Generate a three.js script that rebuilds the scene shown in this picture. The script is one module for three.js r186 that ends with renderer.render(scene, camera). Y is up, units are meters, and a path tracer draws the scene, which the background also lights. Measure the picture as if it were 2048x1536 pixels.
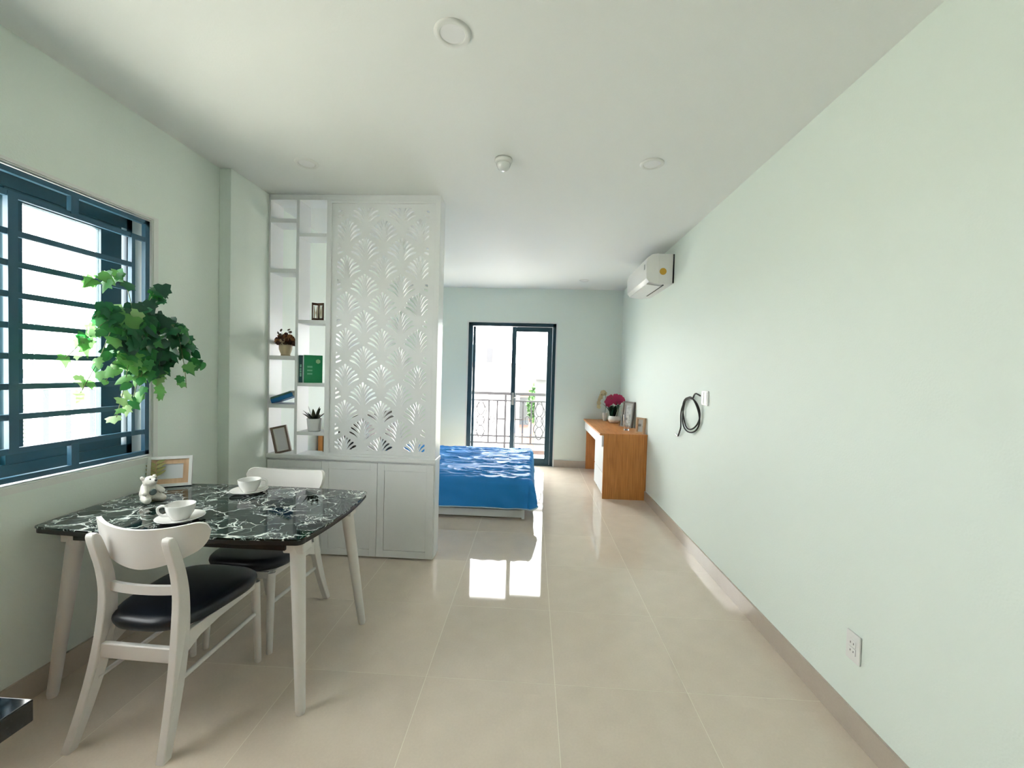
import * as THREE from 'three';
import { RoundedBoxGeometry } from 'three/addons/geometries/RoundedBoxGeometry.js';
import { MarchingCubes } from 'three/addons/objects/MarchingCubes.js';
import * as BGU from 'three/addons/utils/BufferGeometryUtils.js';
import { createNoise2D, createNoise3D } from 'simplex-noise';

// ---------------------------------------------------------------- camera, sky, exposure
const scene = new THREE.Scene();
const camera = new THREE.PerspectiveCamera(85.226, 2048 / 1536, 0.05, 2000);
camera.position.set(0, 1.4322, 0);
camera.up.set(-0.02895, 0.99923, -0.02635);
camera.lookAt(-0.04807, 1.4322 - 0.02772, -0.99846);
scene.background = new THREE.Color().setRGB(1.0, 0.985, 0.985);      // even overcast sky
scene.backgroundIntensity = 18.5;
// hazy sun from behind the viewer and to the right: it lights the town and the balcony, never the inside
const sun = new THREE.DirectionalLight(new THREE.Color().setRGB(1.0, 0.96, 0.90), 58);
sun.position.set(20, 90, 14); sun.target.position.set(0, 0, -12); sun.castShadow = true; sun.shadow.radius = 4; sun.shadow.mapSize.set(2048, 2048);
Object.assign(sun.shadow.camera, { left: -40, right: 40, top: 40, bottom: -40, near: 1, far: 220 });
scene.add(sun, sun.target);
const renderer = new THREE.WebGLRenderer({ antialias: true });
renderer.toneMapping = THREE.LinearToneMapping;
renderer.toneMappingExposure = 1.0;
renderer.shadowMap.enabled = true;

// ---------------------------------------------------------------- helpers
// all positions are given as (x, y, d): d = metres into the room from the camera, so three's z = -d
let seed = 7;
const rnd = () => { seed = (seed * 1664525 + 1013904223) >>> 0; return seed / 4294967296; };
const rr = (a, b) => a + (b - a) * rnd();
const n2 = createNoise2D(rnd), n3 = createNoise3D(rnd);
const V = (x, y, d) => new THREE.Vector3(x, y, -d);
const clamp = (v, a = 0, b = 1) => Math.min(b, Math.max(a, v));
const sst = (a, b, v) => { const t = clamp((v - a) / (b - a)); return t * t * (3 - 2 * t); };
const lin = (r, g, b) => new THREE.Color().setRGB(r, g, b);
const mat = (c, rough = 0.5, o = {}) => new THREE.MeshPhysicalMaterial({ color: c, roughness: rough, side: THREE.DoubleSide, ...o });

function uvM(g) {                                                    // uv in metres, by the way each face points
  g = g.index ? g.toNonIndexed() : g;
  const p = g.attributes.position, uv = new Float32Array(p.count * 2);
  const a = new THREE.Vector3(), b = new THREE.Vector3(), c = new THREE.Vector3();
  for (let i = 0; i < p.count; i += 3) {
    a.fromBufferAttribute(p, i); b.fromBufferAttribute(p, i + 1); c.fromBufferAttribute(p, i + 2);
    const n = b.clone().sub(a).cross(c.clone().sub(a)), ax = Math.abs(n.x), ay = Math.abs(n.y), az = Math.abs(n.z);
    [a, b, c].forEach((q, k) => {
      const j = (i + k) * 2;
      if (ax >= ay && ax >= az) { uv[j] = q.z; uv[j + 1] = q.y; }
      else if (ay >= az) { uv[j] = q.x; uv[j + 1] = q.z; }
      else { uv[j] = q.x; uv[j + 1] = q.y; }
    });
  }
  g.setAttribute('uv', new THREE.BufferAttribute(uv, 2));
  return g;
}
function clean(g) {
  if (g.index) g = g.toNonIndexed();
  for (const k of Object.keys(g.attributes)) if (!['position', 'normal', 'uv'].includes(k)) g.deleteAttribute(k);
  if (!g.attributes.normal) g.computeVertexNormals();
  if (!g.attributes.uv) g.setAttribute('uv', new THREE.BufferAttribute(new Float32Array(g.attributes.position.count * 2), 2));
  g.morphAttributes = {};
  return g;
}
const merge = (gs) => gs.length === 1 ? gs[0] : BGU.mergeGeometries(gs.map(clean));
// box from edges in (x, y, d); r = rounded edges
function bx(x0, x1, y0, y1, d0, d1, r = 0) {
  const w = Math.abs(x1 - x0), h = Math.abs(y1 - y0), t = Math.abs(d1 - d0);
  const g = r > 0 ? new RoundedBoxGeometry(w, h, t, 2, Math.min(r, w / 2.01, h / 2.01, t / 2.01)) : new THREE.BoxGeometry(w, h, t);
  g.translate((x0 + x1) / 2, (y0 + y1) / 2, -(d0 + d1) / 2);
  return uvM(g);
}
function tube(pts, r, seg = 24, rs = 8, closed = false) {
  return new THREE.TubeGeometry(new THREE.CatmullRomCurve3(pts, closed), seg, r, rs, closed);
}
function bar(a, b, r0, r1 = r0, n = 14) {                             // tapered round bar between two points
  const dv = b.clone().sub(a), g = new THREE.CylinderGeometry(r1, r0, dv.length(), n, 1);
  g.applyQuaternion(new THREE.Quaternion().setFromUnitVectors(new THREE.Vector3(0, 1, 0), dv.clone().normalize()));
  const m = a.clone().add(b).multiplyScalar(0.5); g.translate(m.x, m.y, m.z);
  return g;
}
function lathe(pts, n = 36) { return new THREE.LatheGeometry(pts.map(([x, y]) => new THREE.Vector2(x, y)), n); }
function moved(g, x, y, d, ry = 0, rx = 0, rz = 0) {
  const m = new THREE.Matrix4().makeRotationFromEuler(new THREE.Euler(rx, ry, rz, 'YXZ')); m.setPosition(x, y, -d);
  g.applyMatrix4(m); return g;
}
const used = {};
function numbered(n) { used[n] = (used[n] ?? -1) + 1; return used[n] ? n + '_' + String(used[n]).padStart(3, '0') : n; }
function put(o, parent) { o.castShadow = o.receiveShadow = true; (parent ?? scene).add(o); return o; }
function obj(name, gs, m, parent) {
  const o = new THREE.Mesh(merge(Array.isArray(gs) ? gs : [gs]), m);
  o.name = parent ? name : numbered(name);
  return put(o, parent);
}
function tag(o, label, category, group) { o.userData.label = label; o.userData.category = category; if (group) o.userData.group = group; return o; }
function thing(name, label, category, [x, y, d] = [0, 0, 0], turn = 0, group) {
  const o = new THREE.Group(); o.name = numbered(name); scene.add(o);
  o.position.set(x, y, -d); o.rotation.y = turn;
  return tag(o, label, category, group);
}
function struct(name, gs, m, label, category = 'structure') {
  const o = gs ? obj(name, gs, m) : put(Object.assign(new THREE.Group(), { name: numbered(name) }));
  o.userData.kind = 'structure'; o.userData.label = label; o.userData.category = category;
  return o;
}
function dataTex(w, h, fn, srgb = true, rep) {
  const a = new Uint8Array(w * h * 4);
  for (let j = 0; j < h; j++) for (let i = 0; i < w; i++) {
    const c = fn(i / w, j / h), k = (j * w + i) * 4;
    a[k] = clamp(c[0], 0, 255); a[k + 1] = clamp(c[1], 0, 255); a[k + 2] = clamp(c[2], 0, 255); a[k + 3] = 255;
  }
  const t = new THREE.DataTexture(a, w, h, THREE.RGBAFormat);
  t.wrapS = t.wrapT = THREE.RepeatWrapping; t.magFilter = THREE.LinearFilter; t.minFilter = THREE.LinearMipmapLinearFilter; t.generateMipmaps = true;
  if (srgb) t.colorSpace = THREE.SRGBColorSpace;
  if (rep) t.repeat.set(...rep);
  t.needsUpdate = true;
  return t;
}
const fbm = (x, y, o = 4) => { let s = 0, a = 0.5; for (let i = 0; i < o; i++) { s += a * n2(x, y); x = x * 2.03 + 11.3; y = y * 2.03 + 4.7; a *= 0.5; } return s; };

// ---------------------------------------------------------------- materials
const paintBump = dataTex(256, 256, (u, v) => { const q = 128 + 60 * n2(u * 40, v * 40) + 40 * n2(u * 90 + 5, v * 90); return [q, q, q]; }, false, [2, 2]);
const M = {
  wall: mat(lin(0.812, 0.892, 0.828), 0.55, { bumpMap: paintBump, bumpScale: 0.0004 }),
  ceiling: mat(lin(0.87, 0.89, 0.87), 0.7, { bumpMap: paintBump, bumpScale: 0.0003 }),
  plaster: mat(lin(0.80, 0.82, 0.79), 0.6),
  white: mat(lin(0.88, 0.90, 0.91), 0.32),
  whiteGloss: mat(lin(0.83, 0.83, 0.81), 0.28),
  chairWhite: mat(lin(0.80, 0.78, 0.75), 0.33),
  porcelain: mat(lin(0.84, 0.83, 0.80), 0.12, { clearcoat: 0.4, clearcoatRoughness: 0.05 }),
  grille: mat(lin(0.026, 0.095, 0.155), 0.42),
  frameBlue: mat(lin(0.010, 0.060, 0.085), 0.4),
  alu: mat(lin(0.016, 0.052, 0.075), 0.4, { metalness: 0.2 }),
  glass: mat(lin(0.98, 1, 0.99), 0.0, { transmission: 1, thickness: 0, ior: 1.5 }),
  clearGlass: mat(lin(0.99, 0.99, 0.99), 0.02, { transmission: 1, thickness: 0.004, ior: 1.48 }),
  black: mat(lin(0.008, 0.008, 0.009), 0.4),
  leather: mat(lin(0.006, 0.009, 0.016), 0.36),
  rubber: mat(lin(0.03, 0.028, 0.026), 0.7),
  grout: mat(lin(0.82, 0.77, 0.63), 0.6),
  steel: mat(lin(0.5, 0.5, 0.48), 0.3, { metalness: 0.9 }),
  brownDark: mat(lin(0.030, 0.017, 0.012), 0.5),
  plywood: mat(lin(0.24, 0.15, 0.085), 0.6),
};
const tileTex = dataTex(256, 256, (u, v) => { const q = fbm(u * 5, v * 5) * 4 + n2(u * 90, v * 90) * 2.2; return [222 + q, 208 + q, 191 + q]; });
const tileMats = [0, 1, 2].map((k) => { const t = tileTex.clone(); t.repeat.set(0.9, 0.9); t.offset.set(k * 0.37, k * 0.21); t.needsUpdate = true; const f = 1 - k * 0.02; return mat(lin(f, f, f), 0.045, { map: t, ior: 1.5 }); });
const skirtMat = mat(lin(1, 1, 1), 0.12, { map: tileTex });
skirtMat.color.setRGB(0.66, 0.66, 0.67);
const woodTex = dataTex(640, 1024, (u, v) => {
  const x = u * 2, y = v * 2;
  const w = fbm(x * 2.2, y * 0.55, 3) * 1.25, arc = Math.pow(Math.abs(Math.sin((x * 5 + w * 1.6) * 3.4)), 6), grain = n2(x * 130, y * 3.2) * 0.5 + n2(x * 60 + 3, y * 1.4) * 0.5;
  const t = 0.2 * arc * (0.6 + 0.4 * n2(x * 9, y * 3)) + 0.4 * grain + 0.15 * fbm(x * 7, y * 2);
  return [196 - 52 * t - 5 * w, 128 - 50 * t - 6 * w, 66 - 34 * t - 6 * w];
}, true, [0.5, 0.5]);
M.wood = mat(lin(1, 1, 1), 0.42, { map: woodTex });
const paleWoodTex = dataTex(256, 256, (u, v) => { const q = n2(u * 60, v * 4) * 7 + fbm(u * 6, v * 2) * 12; return [206 + q, 172 + q, 138 + q]; });
M.paleWood = mat(lin(1, 1, 1), 0.55, { map: paleWoodTex });
M.darkWood = mat(lin(0.085, 0.05, 0.03), 0.5);
// dark marble with a crackle of white veins
const cellPt = {};
function worley(x, y, sd) {
  const xi = Math.floor(x), yi = Math.floor(y); let f1 = 9, f2 = 9;
  for (let j = -1; j <= 1; j++) for (let i = -1; i <= 1; i++) {
    const k = (xi + i) + '_' + (yi + j) + '_' + sd;
    let p = cellPt[k]; if (!p) { const h = (n) => { const s = Math.sin(((xi + i) * 127.1 + (yi + j) * 311.7 + sd * 74.7 + n * 53.1)) * 43758.5453; return s - Math.floor(s); }; p = cellPt[k] = [h(1), h(2)]; }
    const dx = xi + i + p[0] - x, dy = yi + j + p[1] - y, q = Math.hypot(dx, dy);
    if (q < f1) { f2 = f1; f1 = q; } else if (q < f2) f2 = q;
  }
  return f2 - f1;
}
const marbleTex = dataTex(1950, 1350, (u, v) => {
  const x = u * 1.3, y = v * 0.9;
  const wx = x + 0.045 * fbm(x * 6, y * 6, 4), wy = y + 0.045 * fbm(x * 6 + 40, y * 6 + 9, 4);
  const a = worley(wx * 7.5 + wy * 2.2, wy * 10 - wx * 1.5, 1), b = worley(wx * 17, wy * 21 + wx * 4, 2), c = worley(wx * 38, wy * 42, 3);
  const ma = sst(-0.25, 0.5, n2(x * 5, y * 5)), mb = sst(-0.3, 0.35, n2(x * 4 + 20, y * 4)), mc = sst(-0.05, 0.5, n2(x * 6 + 50, y * 6));
  const thin = 0.6 + 0.4 * n2(x * 14, y * 14);
  let t = Math.max(sst((0.05 + 0.13 * ma) * thin + 0.01, 0.0, a) * (0.7 + 0.3 * ma), sst(0.15 * mb * thin + 0.02, 0, b) * (0.3 + 0.7 * mb), sst(0.15 * mc * thin, 0, c) * mc);
  t = clamp(t + 0.05 * mb * mc * ma);
  const g = 0.5 + 0.5 * fbm(x * 3 + 7, y * 3);
  return [6 + 5 * g + 220 * t, 20 + 14 * g + 206 * t, 19 + 10 * g + 203 * t];
}, true);
marbleTex.repeat.set(1 / 1.3, 1 / 0.9); marbleTex.offset.set(0.5, 0.5);
M.marble = mat(lin(1, 1, 1), 0.05, { map: marbleTex, specularIntensity: 0.75 });
const graniteTex = dataTex(256, 256, (u, v) => { const q = Math.max(0, n2(u * 70, v * 70)) ** 3 * 50; return [6 + q * 0.6, 9 + q, 13 + q * 1.1]; }, true, [2, 2]);
M.granite = mat(lin(1, 1, 1), 0.06, { map: graniteTex });

// ---------------------------------------------------------------- room shell
const XL = -2.08, XR = 1.34, H = 2.714, DF = 6.398, DN = -0.55, TW = 0.2;   // left, right, ceiling, far wall, near wall, wall thickness
const WIN = { y0: 0.915, y1: 2.205, d0: 0.46, d1: 2.19 }, DOOR = { x0: -1.0, x1: 0.345, y1: 2.19 };
{
  const floor = struct('floor', bx(XL - TW, XR + TW, -0.15, -0.0003, DN - TW, DF + TW), M.grout, 'pale grout bed under the glossy beige floor tiles', 'floor');
  const T = 0.6, g = 0.0023, XB = 0.145, Z1 = 1.894;
  const xs = []; for (let x = XB - 4 * T; x < XR; x += T) xs.push(x);
  const ds = []; for (let d = Z1 - 7 * T; d < DF + 0.01; d += T) ds.push(d);
  const cache = {};
  for (const x of xs) for (const d of ds) {
    const x0 = Math.max(x + g / 2, XL), x1 = Math.min(x + T - g / 2, XR), d0 = Math.max(d + g / 2, DN), d1 = Math.min(d + T - g / 2, DF + 0.02);
    if (x1 - x0 < 0.01 || d1 - d0 < 0.01) continue;
    const k = (x1 - x0).toFixed(3) + '_' + (d1 - d0).toFixed(3);
    cache[k] ??= bx(-(x1 - x0) / 2, (x1 - x0) / 2, -0.012, 0, -(d1 - d0) / 2, (d1 - d0) / 2);
    const t = new THREE.Mesh(cache[k], tileMats[Math.floor(rnd() * 3)]); t.name = 'tile';
    t.position.set((x0 + x1) / 2, 0, -(d0 + d1) / 2); put(t, floor);
  }
  struct('ceiling', bx(XL - TW, XR + TW, H, H + 0.15, DN - TW, DF + TW), M.ceiling, 'plain pale ceiling over the whole room', 'ceiling');
  struct('wall_right', bx(XR, XR + TW, 0, H, DN - TW, DF + TW), M.wall, 'long pale mint wall with the air conditioner and cable', 'wall');
  struct('wall_near', bx(XL, XR, 0, H, DN - TW, DN), M.wall, 'pale mint wall behind the viewer', 'wall');  // unseen; its distance is chosen to bounce more light onto surfaces facing the camera
  struct('wall_left', [
    bx(XL - TW, XL, 0, H, WIN.d1, DF + TW), bx(XL - TW, XL, 0, H, DN - TW, WIN.d0),
    bx(XL - TW, XL, 0, WIN.y0, WIN.d0, WIN.d1), bx(XL - TW, XL, WIN.y1, H, WIN.d0, WIN.d1)], M.wall, 'pale mint wall pierced by the dark barred window', 'wall');
  struct('wall_far', [bx(XL, DOOR.x0, 0, H, DF, DF + TW), bx(DOOR.x1, XR, 0, H, DF, DF + TW), bx(DOOR.x0, DOOR.x1, DOOR.y1, H, DF, DF + TW)], M.wall, 'pale mint end wall around the balcony door', 'wall');
  struct('wall_pier', bx(XL, -2.0, 0, H, 2.667, 3.24, 0.004), M.wall, 'shallow mint pier projecting from the window wall at the divider', 'wall');
  const bb = 0.106;
  struct('baseboard_right', bx(XR - 0.012, XR, 0, bb, DN, DF), skirtMat, 'beige tile skirting along the long mint wall', 'baseboard');
  struct('baseboard_left', [bx(XL, XL + 0.012, 0, bb, DN, 2.667), bx(XL, -1.988, 0, bb, 2.655, 2.667), bx(-2.0, -1.988, 0, bb, 2.667, 3.05), bx(XL, XL + 0.012, 0, bb, 3.25, DF)], skirtMat, 'beige tile skirting under the window wall', 'baseboard');
  struct('baseboard_far', [bx(XL + 0.012, DOOR.x0 - 0.02, 0, bb, DF - 0.012, DF), bx(DOOR.x1 + 0.02, XR - 0.012, 0, bb, DF - 0.012, DF)], skirtMat, 'beige tile skirting on the balcony door wall', 'baseboard');
  // white casing round the window and the door
  const c = 0.028;
  struct('trim_1', [bx(XL, XL + 0.006, WIN.y0 - c, WIN.y0, WIN.d0 - c, WIN.d1 + c), bx(XL, XL + 0.006, WIN.y1, WIN.y1 + 0.014, WIN.d0 - c, WIN.d1 + c), bx(XL, XL + 0.006, WIN.y0, WIN.y1, WIN.d1, WIN.d1 + c), bx(XL, XL + 0.006, WIN.y0, WIN.y1, WIN.d0 - c, WIN.d0)], M.plaster, 'thin white plaster casing round the barred window', 'trim');
  struct('trim_2', [bx(DOOR.x0 - 0.022, DOOR.x0, 0, DOOR.y1 + 0.022, DF - 0.005, DF + 0.02), bx(DOOR.x1, DOOR.x1 + 0.02, 0, DOOR.y1 + 0.022, DF - 0.005, DF + 0.02), bx(DOOR.x0, DOOR.x1, DOOR.y1, DOOR.y1 + 0.022, DF - 0.005, DF + 0.02)], M.plaster, 'narrow white casing round the balcony door', 'trim');
  struct('trim_3', [bx(XL - TW, XL, WIN.y0, WIN.y0 + 0.006, WIN.d0, WIN.d1), bx(XL - TW, XL, WIN.y1 - 0.006, WIN.y1, WIN.d0, WIN.d1), bx(XL - TW, XL, WIN.y0 + 0.006, WIN.y1 - 0.006, WIN.d1 - 0.006, WIN.d1), bx(XL - TW, XL, WIN.y0 + 0.006, WIN.y1 - 0.006, WIN.d0, WIN.d0 + 0.006)], M.plaster, 'white plastered reveal inside the barred window opening', 'trim');
}
// ---------------------------------------------------------------- window_1: sliding sashes in a dark frame
{
  const w = struct('window_1', null, null, 'dark blue sliding window set deep in the mint wall', 'window');
  const { y0, y1, d0, d1 } = WIN, xo = -2.262, xi = -2.19, ya = y0 + 0.008, yb = y1 - 0.008, da = d0 + 0.008, db = d1 - 0.008;
  obj('window_frame', [bx(xo, xi, ya, ya + 0.062, da, db), bx(xo, xi, yb - 0.055, yb, da, db), bx(xo, xi, ya, yb, da, da + 0.03), bx(xo, xi, ya, yb, db - 0.03, db)], M.frameBlue, w);
  const sash = (x0, x1, s0, s1, r, rb = r) => {
    const lo = ya + 0.05, hi = yb - 0.045, rail = 0.055;
    const s = obj('sash', [bx(x0, x1, lo, lo + rail, s0, s1), bx(x0, x1, hi - rail, hi, s0, s1), bx(x0, x1, lo + rail, hi - rail, s0, s0 + r), bx(x0, x1, lo + rail, hi - rail, s1 - rb, s1)], M.frameBlue, w);
    obj('pane', bx((x0 + x1) / 2 - 0.003, (x0 + x1) / 2 + 0.003, lo + rail, hi - rail, s0 + r, s1 - rb), M.glass, s);
    return s;
  };
  const s1 = sash(-2.225, -2.195, 1.635, 2.128, 0.062, 0.105); sash(-2.258, -2.23, 1.06, 1.66, 0.05); sash(-2.225, -2.195, 0.5, 1.11, 0.055);
  obj('sash_latch', bx(-2.195, -2.185, 1.45, 1.56, 1.645, 1.665, 0.003), M.black, s1);
}
// ---------------------------------------------------------------- window grille
{
  const g = thing('window_grille', 'dark blue metal security grille with horizontal bars over the window', 'grille', [-2.096, 0.92, 1.56]);
  const L = (x0, x1, y0, y1, d0, d1) => bx(x0, x1, y0 - 0.92, y1 - 0.92, d0 - 1.56, d1 - 1.56);
  const a = 0.011, dl = 0.475, dr = 2.176, yt = 2.19, yb = 0.932;
  obj('outer_frame', [L(-a, a, yt - 0.022, yt, dl, dr), L(-a, a, yb, yb + 0.022, dl, dr), L(-a, a, yb, yt, dr - 0.024, dr), L(-a, a, yb, yt, dl, dl + 0.024)], M.grille, g);
  for (const d of [2.085, 1.075, 0.565]) obj('upright', L(-a, a, 1.052, 2.095, d - 0.009, d + 0.009), M.grille, g);
  obj('upright', L(-a, a, 1.052, 2.095, 1.565, 1.598), M.grille, g);
  for (let k = 0; k < 9; k++) { const y = k === 0 ? 2.087 : k === 8 ? 1.057 : 2.06 - 0.1235 * k; obj('crossbar', L(-0.008, 0.008, y - 0.012, y + 0.012, k % 8 ? 0.565 : dl, k % 8 ? 2.085 : dr), M.grille, g); }
  for (const d of [1.808, 1.325, 0.82]) { obj('spacer', L(-a, a, 2.09, yt - 0.022, d - 0.016, d + 0.016), M.grille, g); obj('spacer', L(-a, a, yb + 0.022, 1.052, d - 0.016, d + 0.016), M.grille, g); }
}
// ---------------------------------------------------------------- door_1: balcony door, one leaf shut, one swung out
{
  const D = struct('door_1', null, null, 'dark grey glazed balcony door with one leaf open', 'door');
  const { x0, x1, y1 } = DOOR, da = DF + 0.03, db = DF + 0.10;
  obj('door_frame', [bx(x0, x0 + 0.062, 0, y1, da, db, 0.003), bx(x1 - 0.05, x1, 0, y1, da, db, 0.003), bx(x0, x1, y1 - 0.05, y1, da, db, 0.003), bx(x0, x1, 0, 0.02, da, db)], M.alu, D);
  const leaf = (w, st, extra) => {
    const r = 0.07, h = y1 - 0.055, gs = [bx(0, st, 0.02, h, -0.02, 0.02, 0.003), bx(w - extra, w, 0.02, h, -0.02, 0.02, 0.003), bx(st, w - extra, h - r, h, -0.02, 0.02), bx(st, w - extra, 0.02, 0.11, -0.02, 0.02)];
    const l = obj('door_leaf', gs, M.alu, D);
    obj('pane', bx(st, w - extra, 0.11, h - r, -0.003, 0.003), M.glass, l);
    return l;
  };
  const shut = leaf(0.62, 0.068, 0.075); shut.position.set(x1 - 0.052 - 0.62, 0, -(DF + 0.065));
  const hnd = obj('handle', [bx(0.018, 0.05, 0.93, 1.12, -0.033, -0.02, 0.004), bar(V(0.034, 1.045, -0.03), V(0.034, 1.045, -0.06), 0.009), bar(V(0.03, 1.045, -0.06), V(0.14, 1.042, -0.06), 0.009, 0.007)], M.steel, shut);
  hnd.userData.label = 'steel lever handle';
  const open = leaf(0.6, 0.05, 0.06); open.position.set(x0 + 0.085, 0, -(DF + 0.085)); open.rotation.y = Math.PI / 2 + 0.135;
}
// ---------------------------------------------------------------- balcony
const balconyTile = mat(lin(0.06, 0.032, 0.026), 0.5), concrete = mat(lin(0.70, 0.70, 0.67), 0.85);
struct('floor_balcony', [bx(-2.6, 2.2, -0.16, -0.02, DF + TW, 7.62)], concrete, 'narrow balcony slab beyond the glazed door', 'balcony');
{
  const kerb = struct('trim_4', bx(-2.6, 2.2, -0.02, 0.05, 7.42, 7.62), balconyTile, 'low red tiled kerb at the balcony edge', 'kerb');
  kerb.userData.kind = 'structure';
  const g = thing('balcony_railing', 'thin grey metal balcony railing with bars and curled loops', 'railing', [0, 0.05, 7.5]);
  const rm = mat(lin(0.0135, 0.012, 0.0145), 0.6), yo = 0.05;
  const hb = (y, xa, xb, t) => bx(xa, xb, y - t - yo, y + t - yo, -0.012, 0.012);
  for (const y of [1.046]) obj('handrail', hb(y, -2.5, 2.1, 0.026), rm, g);
  for (const [y, t] of [[0.92, 0.0145], [0.278, 0.0145], [0.154, 0.0145]]) obj('rail', hb(y, -2.5, 2.1, t), rm, g);
  for (let k = -1; k <= 1; k++) {
    const o = k * 1.35 - 0.383;
    for (const s of [-1, 1]) {
      obj('post', bx(o + s * 0.085 - 0.019, o + s * 0.085 + 0.019, 0, 1.0, -0.013, 0.013), rm, g);
      obj('short_rail', bx(Math.min(o + s * 0.085, o + s * 0.233), Math.max(o + s * 0.085, o + s * 0.233), 0.525, 0.553, -0.008, 0.008), rm, g);
      for (const q of [0.233, 0.383]) obj('upright', bx(o + s * q - 0.0145, o + s * q + 0.0145, 0.1, 0.87, -0.009, 0.009), rm, g);
      const pts = []; for (let i = 0; i <= 14; i++) { const a = -0.4 + i / 14 * 5.2, r = 0.045 - i * 0.0012; pts.push(V(o + s * (0.315 + r * Math.cos(a)), 0.53 + 0.085 * Math.sin(a) * (1 - i * 0.02), 0)); }
      obj('scroll', tube(pts, 0.010, 40, 6), rm, g);
      if (k === 1 && s === 1) continue;
      const cx = o + s * 0.53;
      for (const [yc, ry] of [[0.74, 0.115], [0.53, 0.10], [0.32, 0.115]]) { const e = []; for (let i = 0; i < 16; i++) { const a = i / 16 * Math.PI * 2, f = Math.cos(a); e.push(V(cx + 0.068 * Math.sign(f) * Math.abs(f) ** 1.2, yc - 0.02 + ry * Math.sin(a), 0)); } obj('loop', tube(e, 0.010, 48, 6, true), rm, g); }
      for (const q of [-1, 1]) obj('wave', tube([V(cx + q * 0.03, 0.86, 0.004), V(cx + q * 0.1, 0.66, 0.004), V(cx + q * 0.035, 0.53, 0.004), V(cx + q * 0.1, 0.38, 0.004), V(cx + q * 0.03, 0.22, 0.004)], 0.009, 40, 6), rm, g);
    }
  }
}
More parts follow.
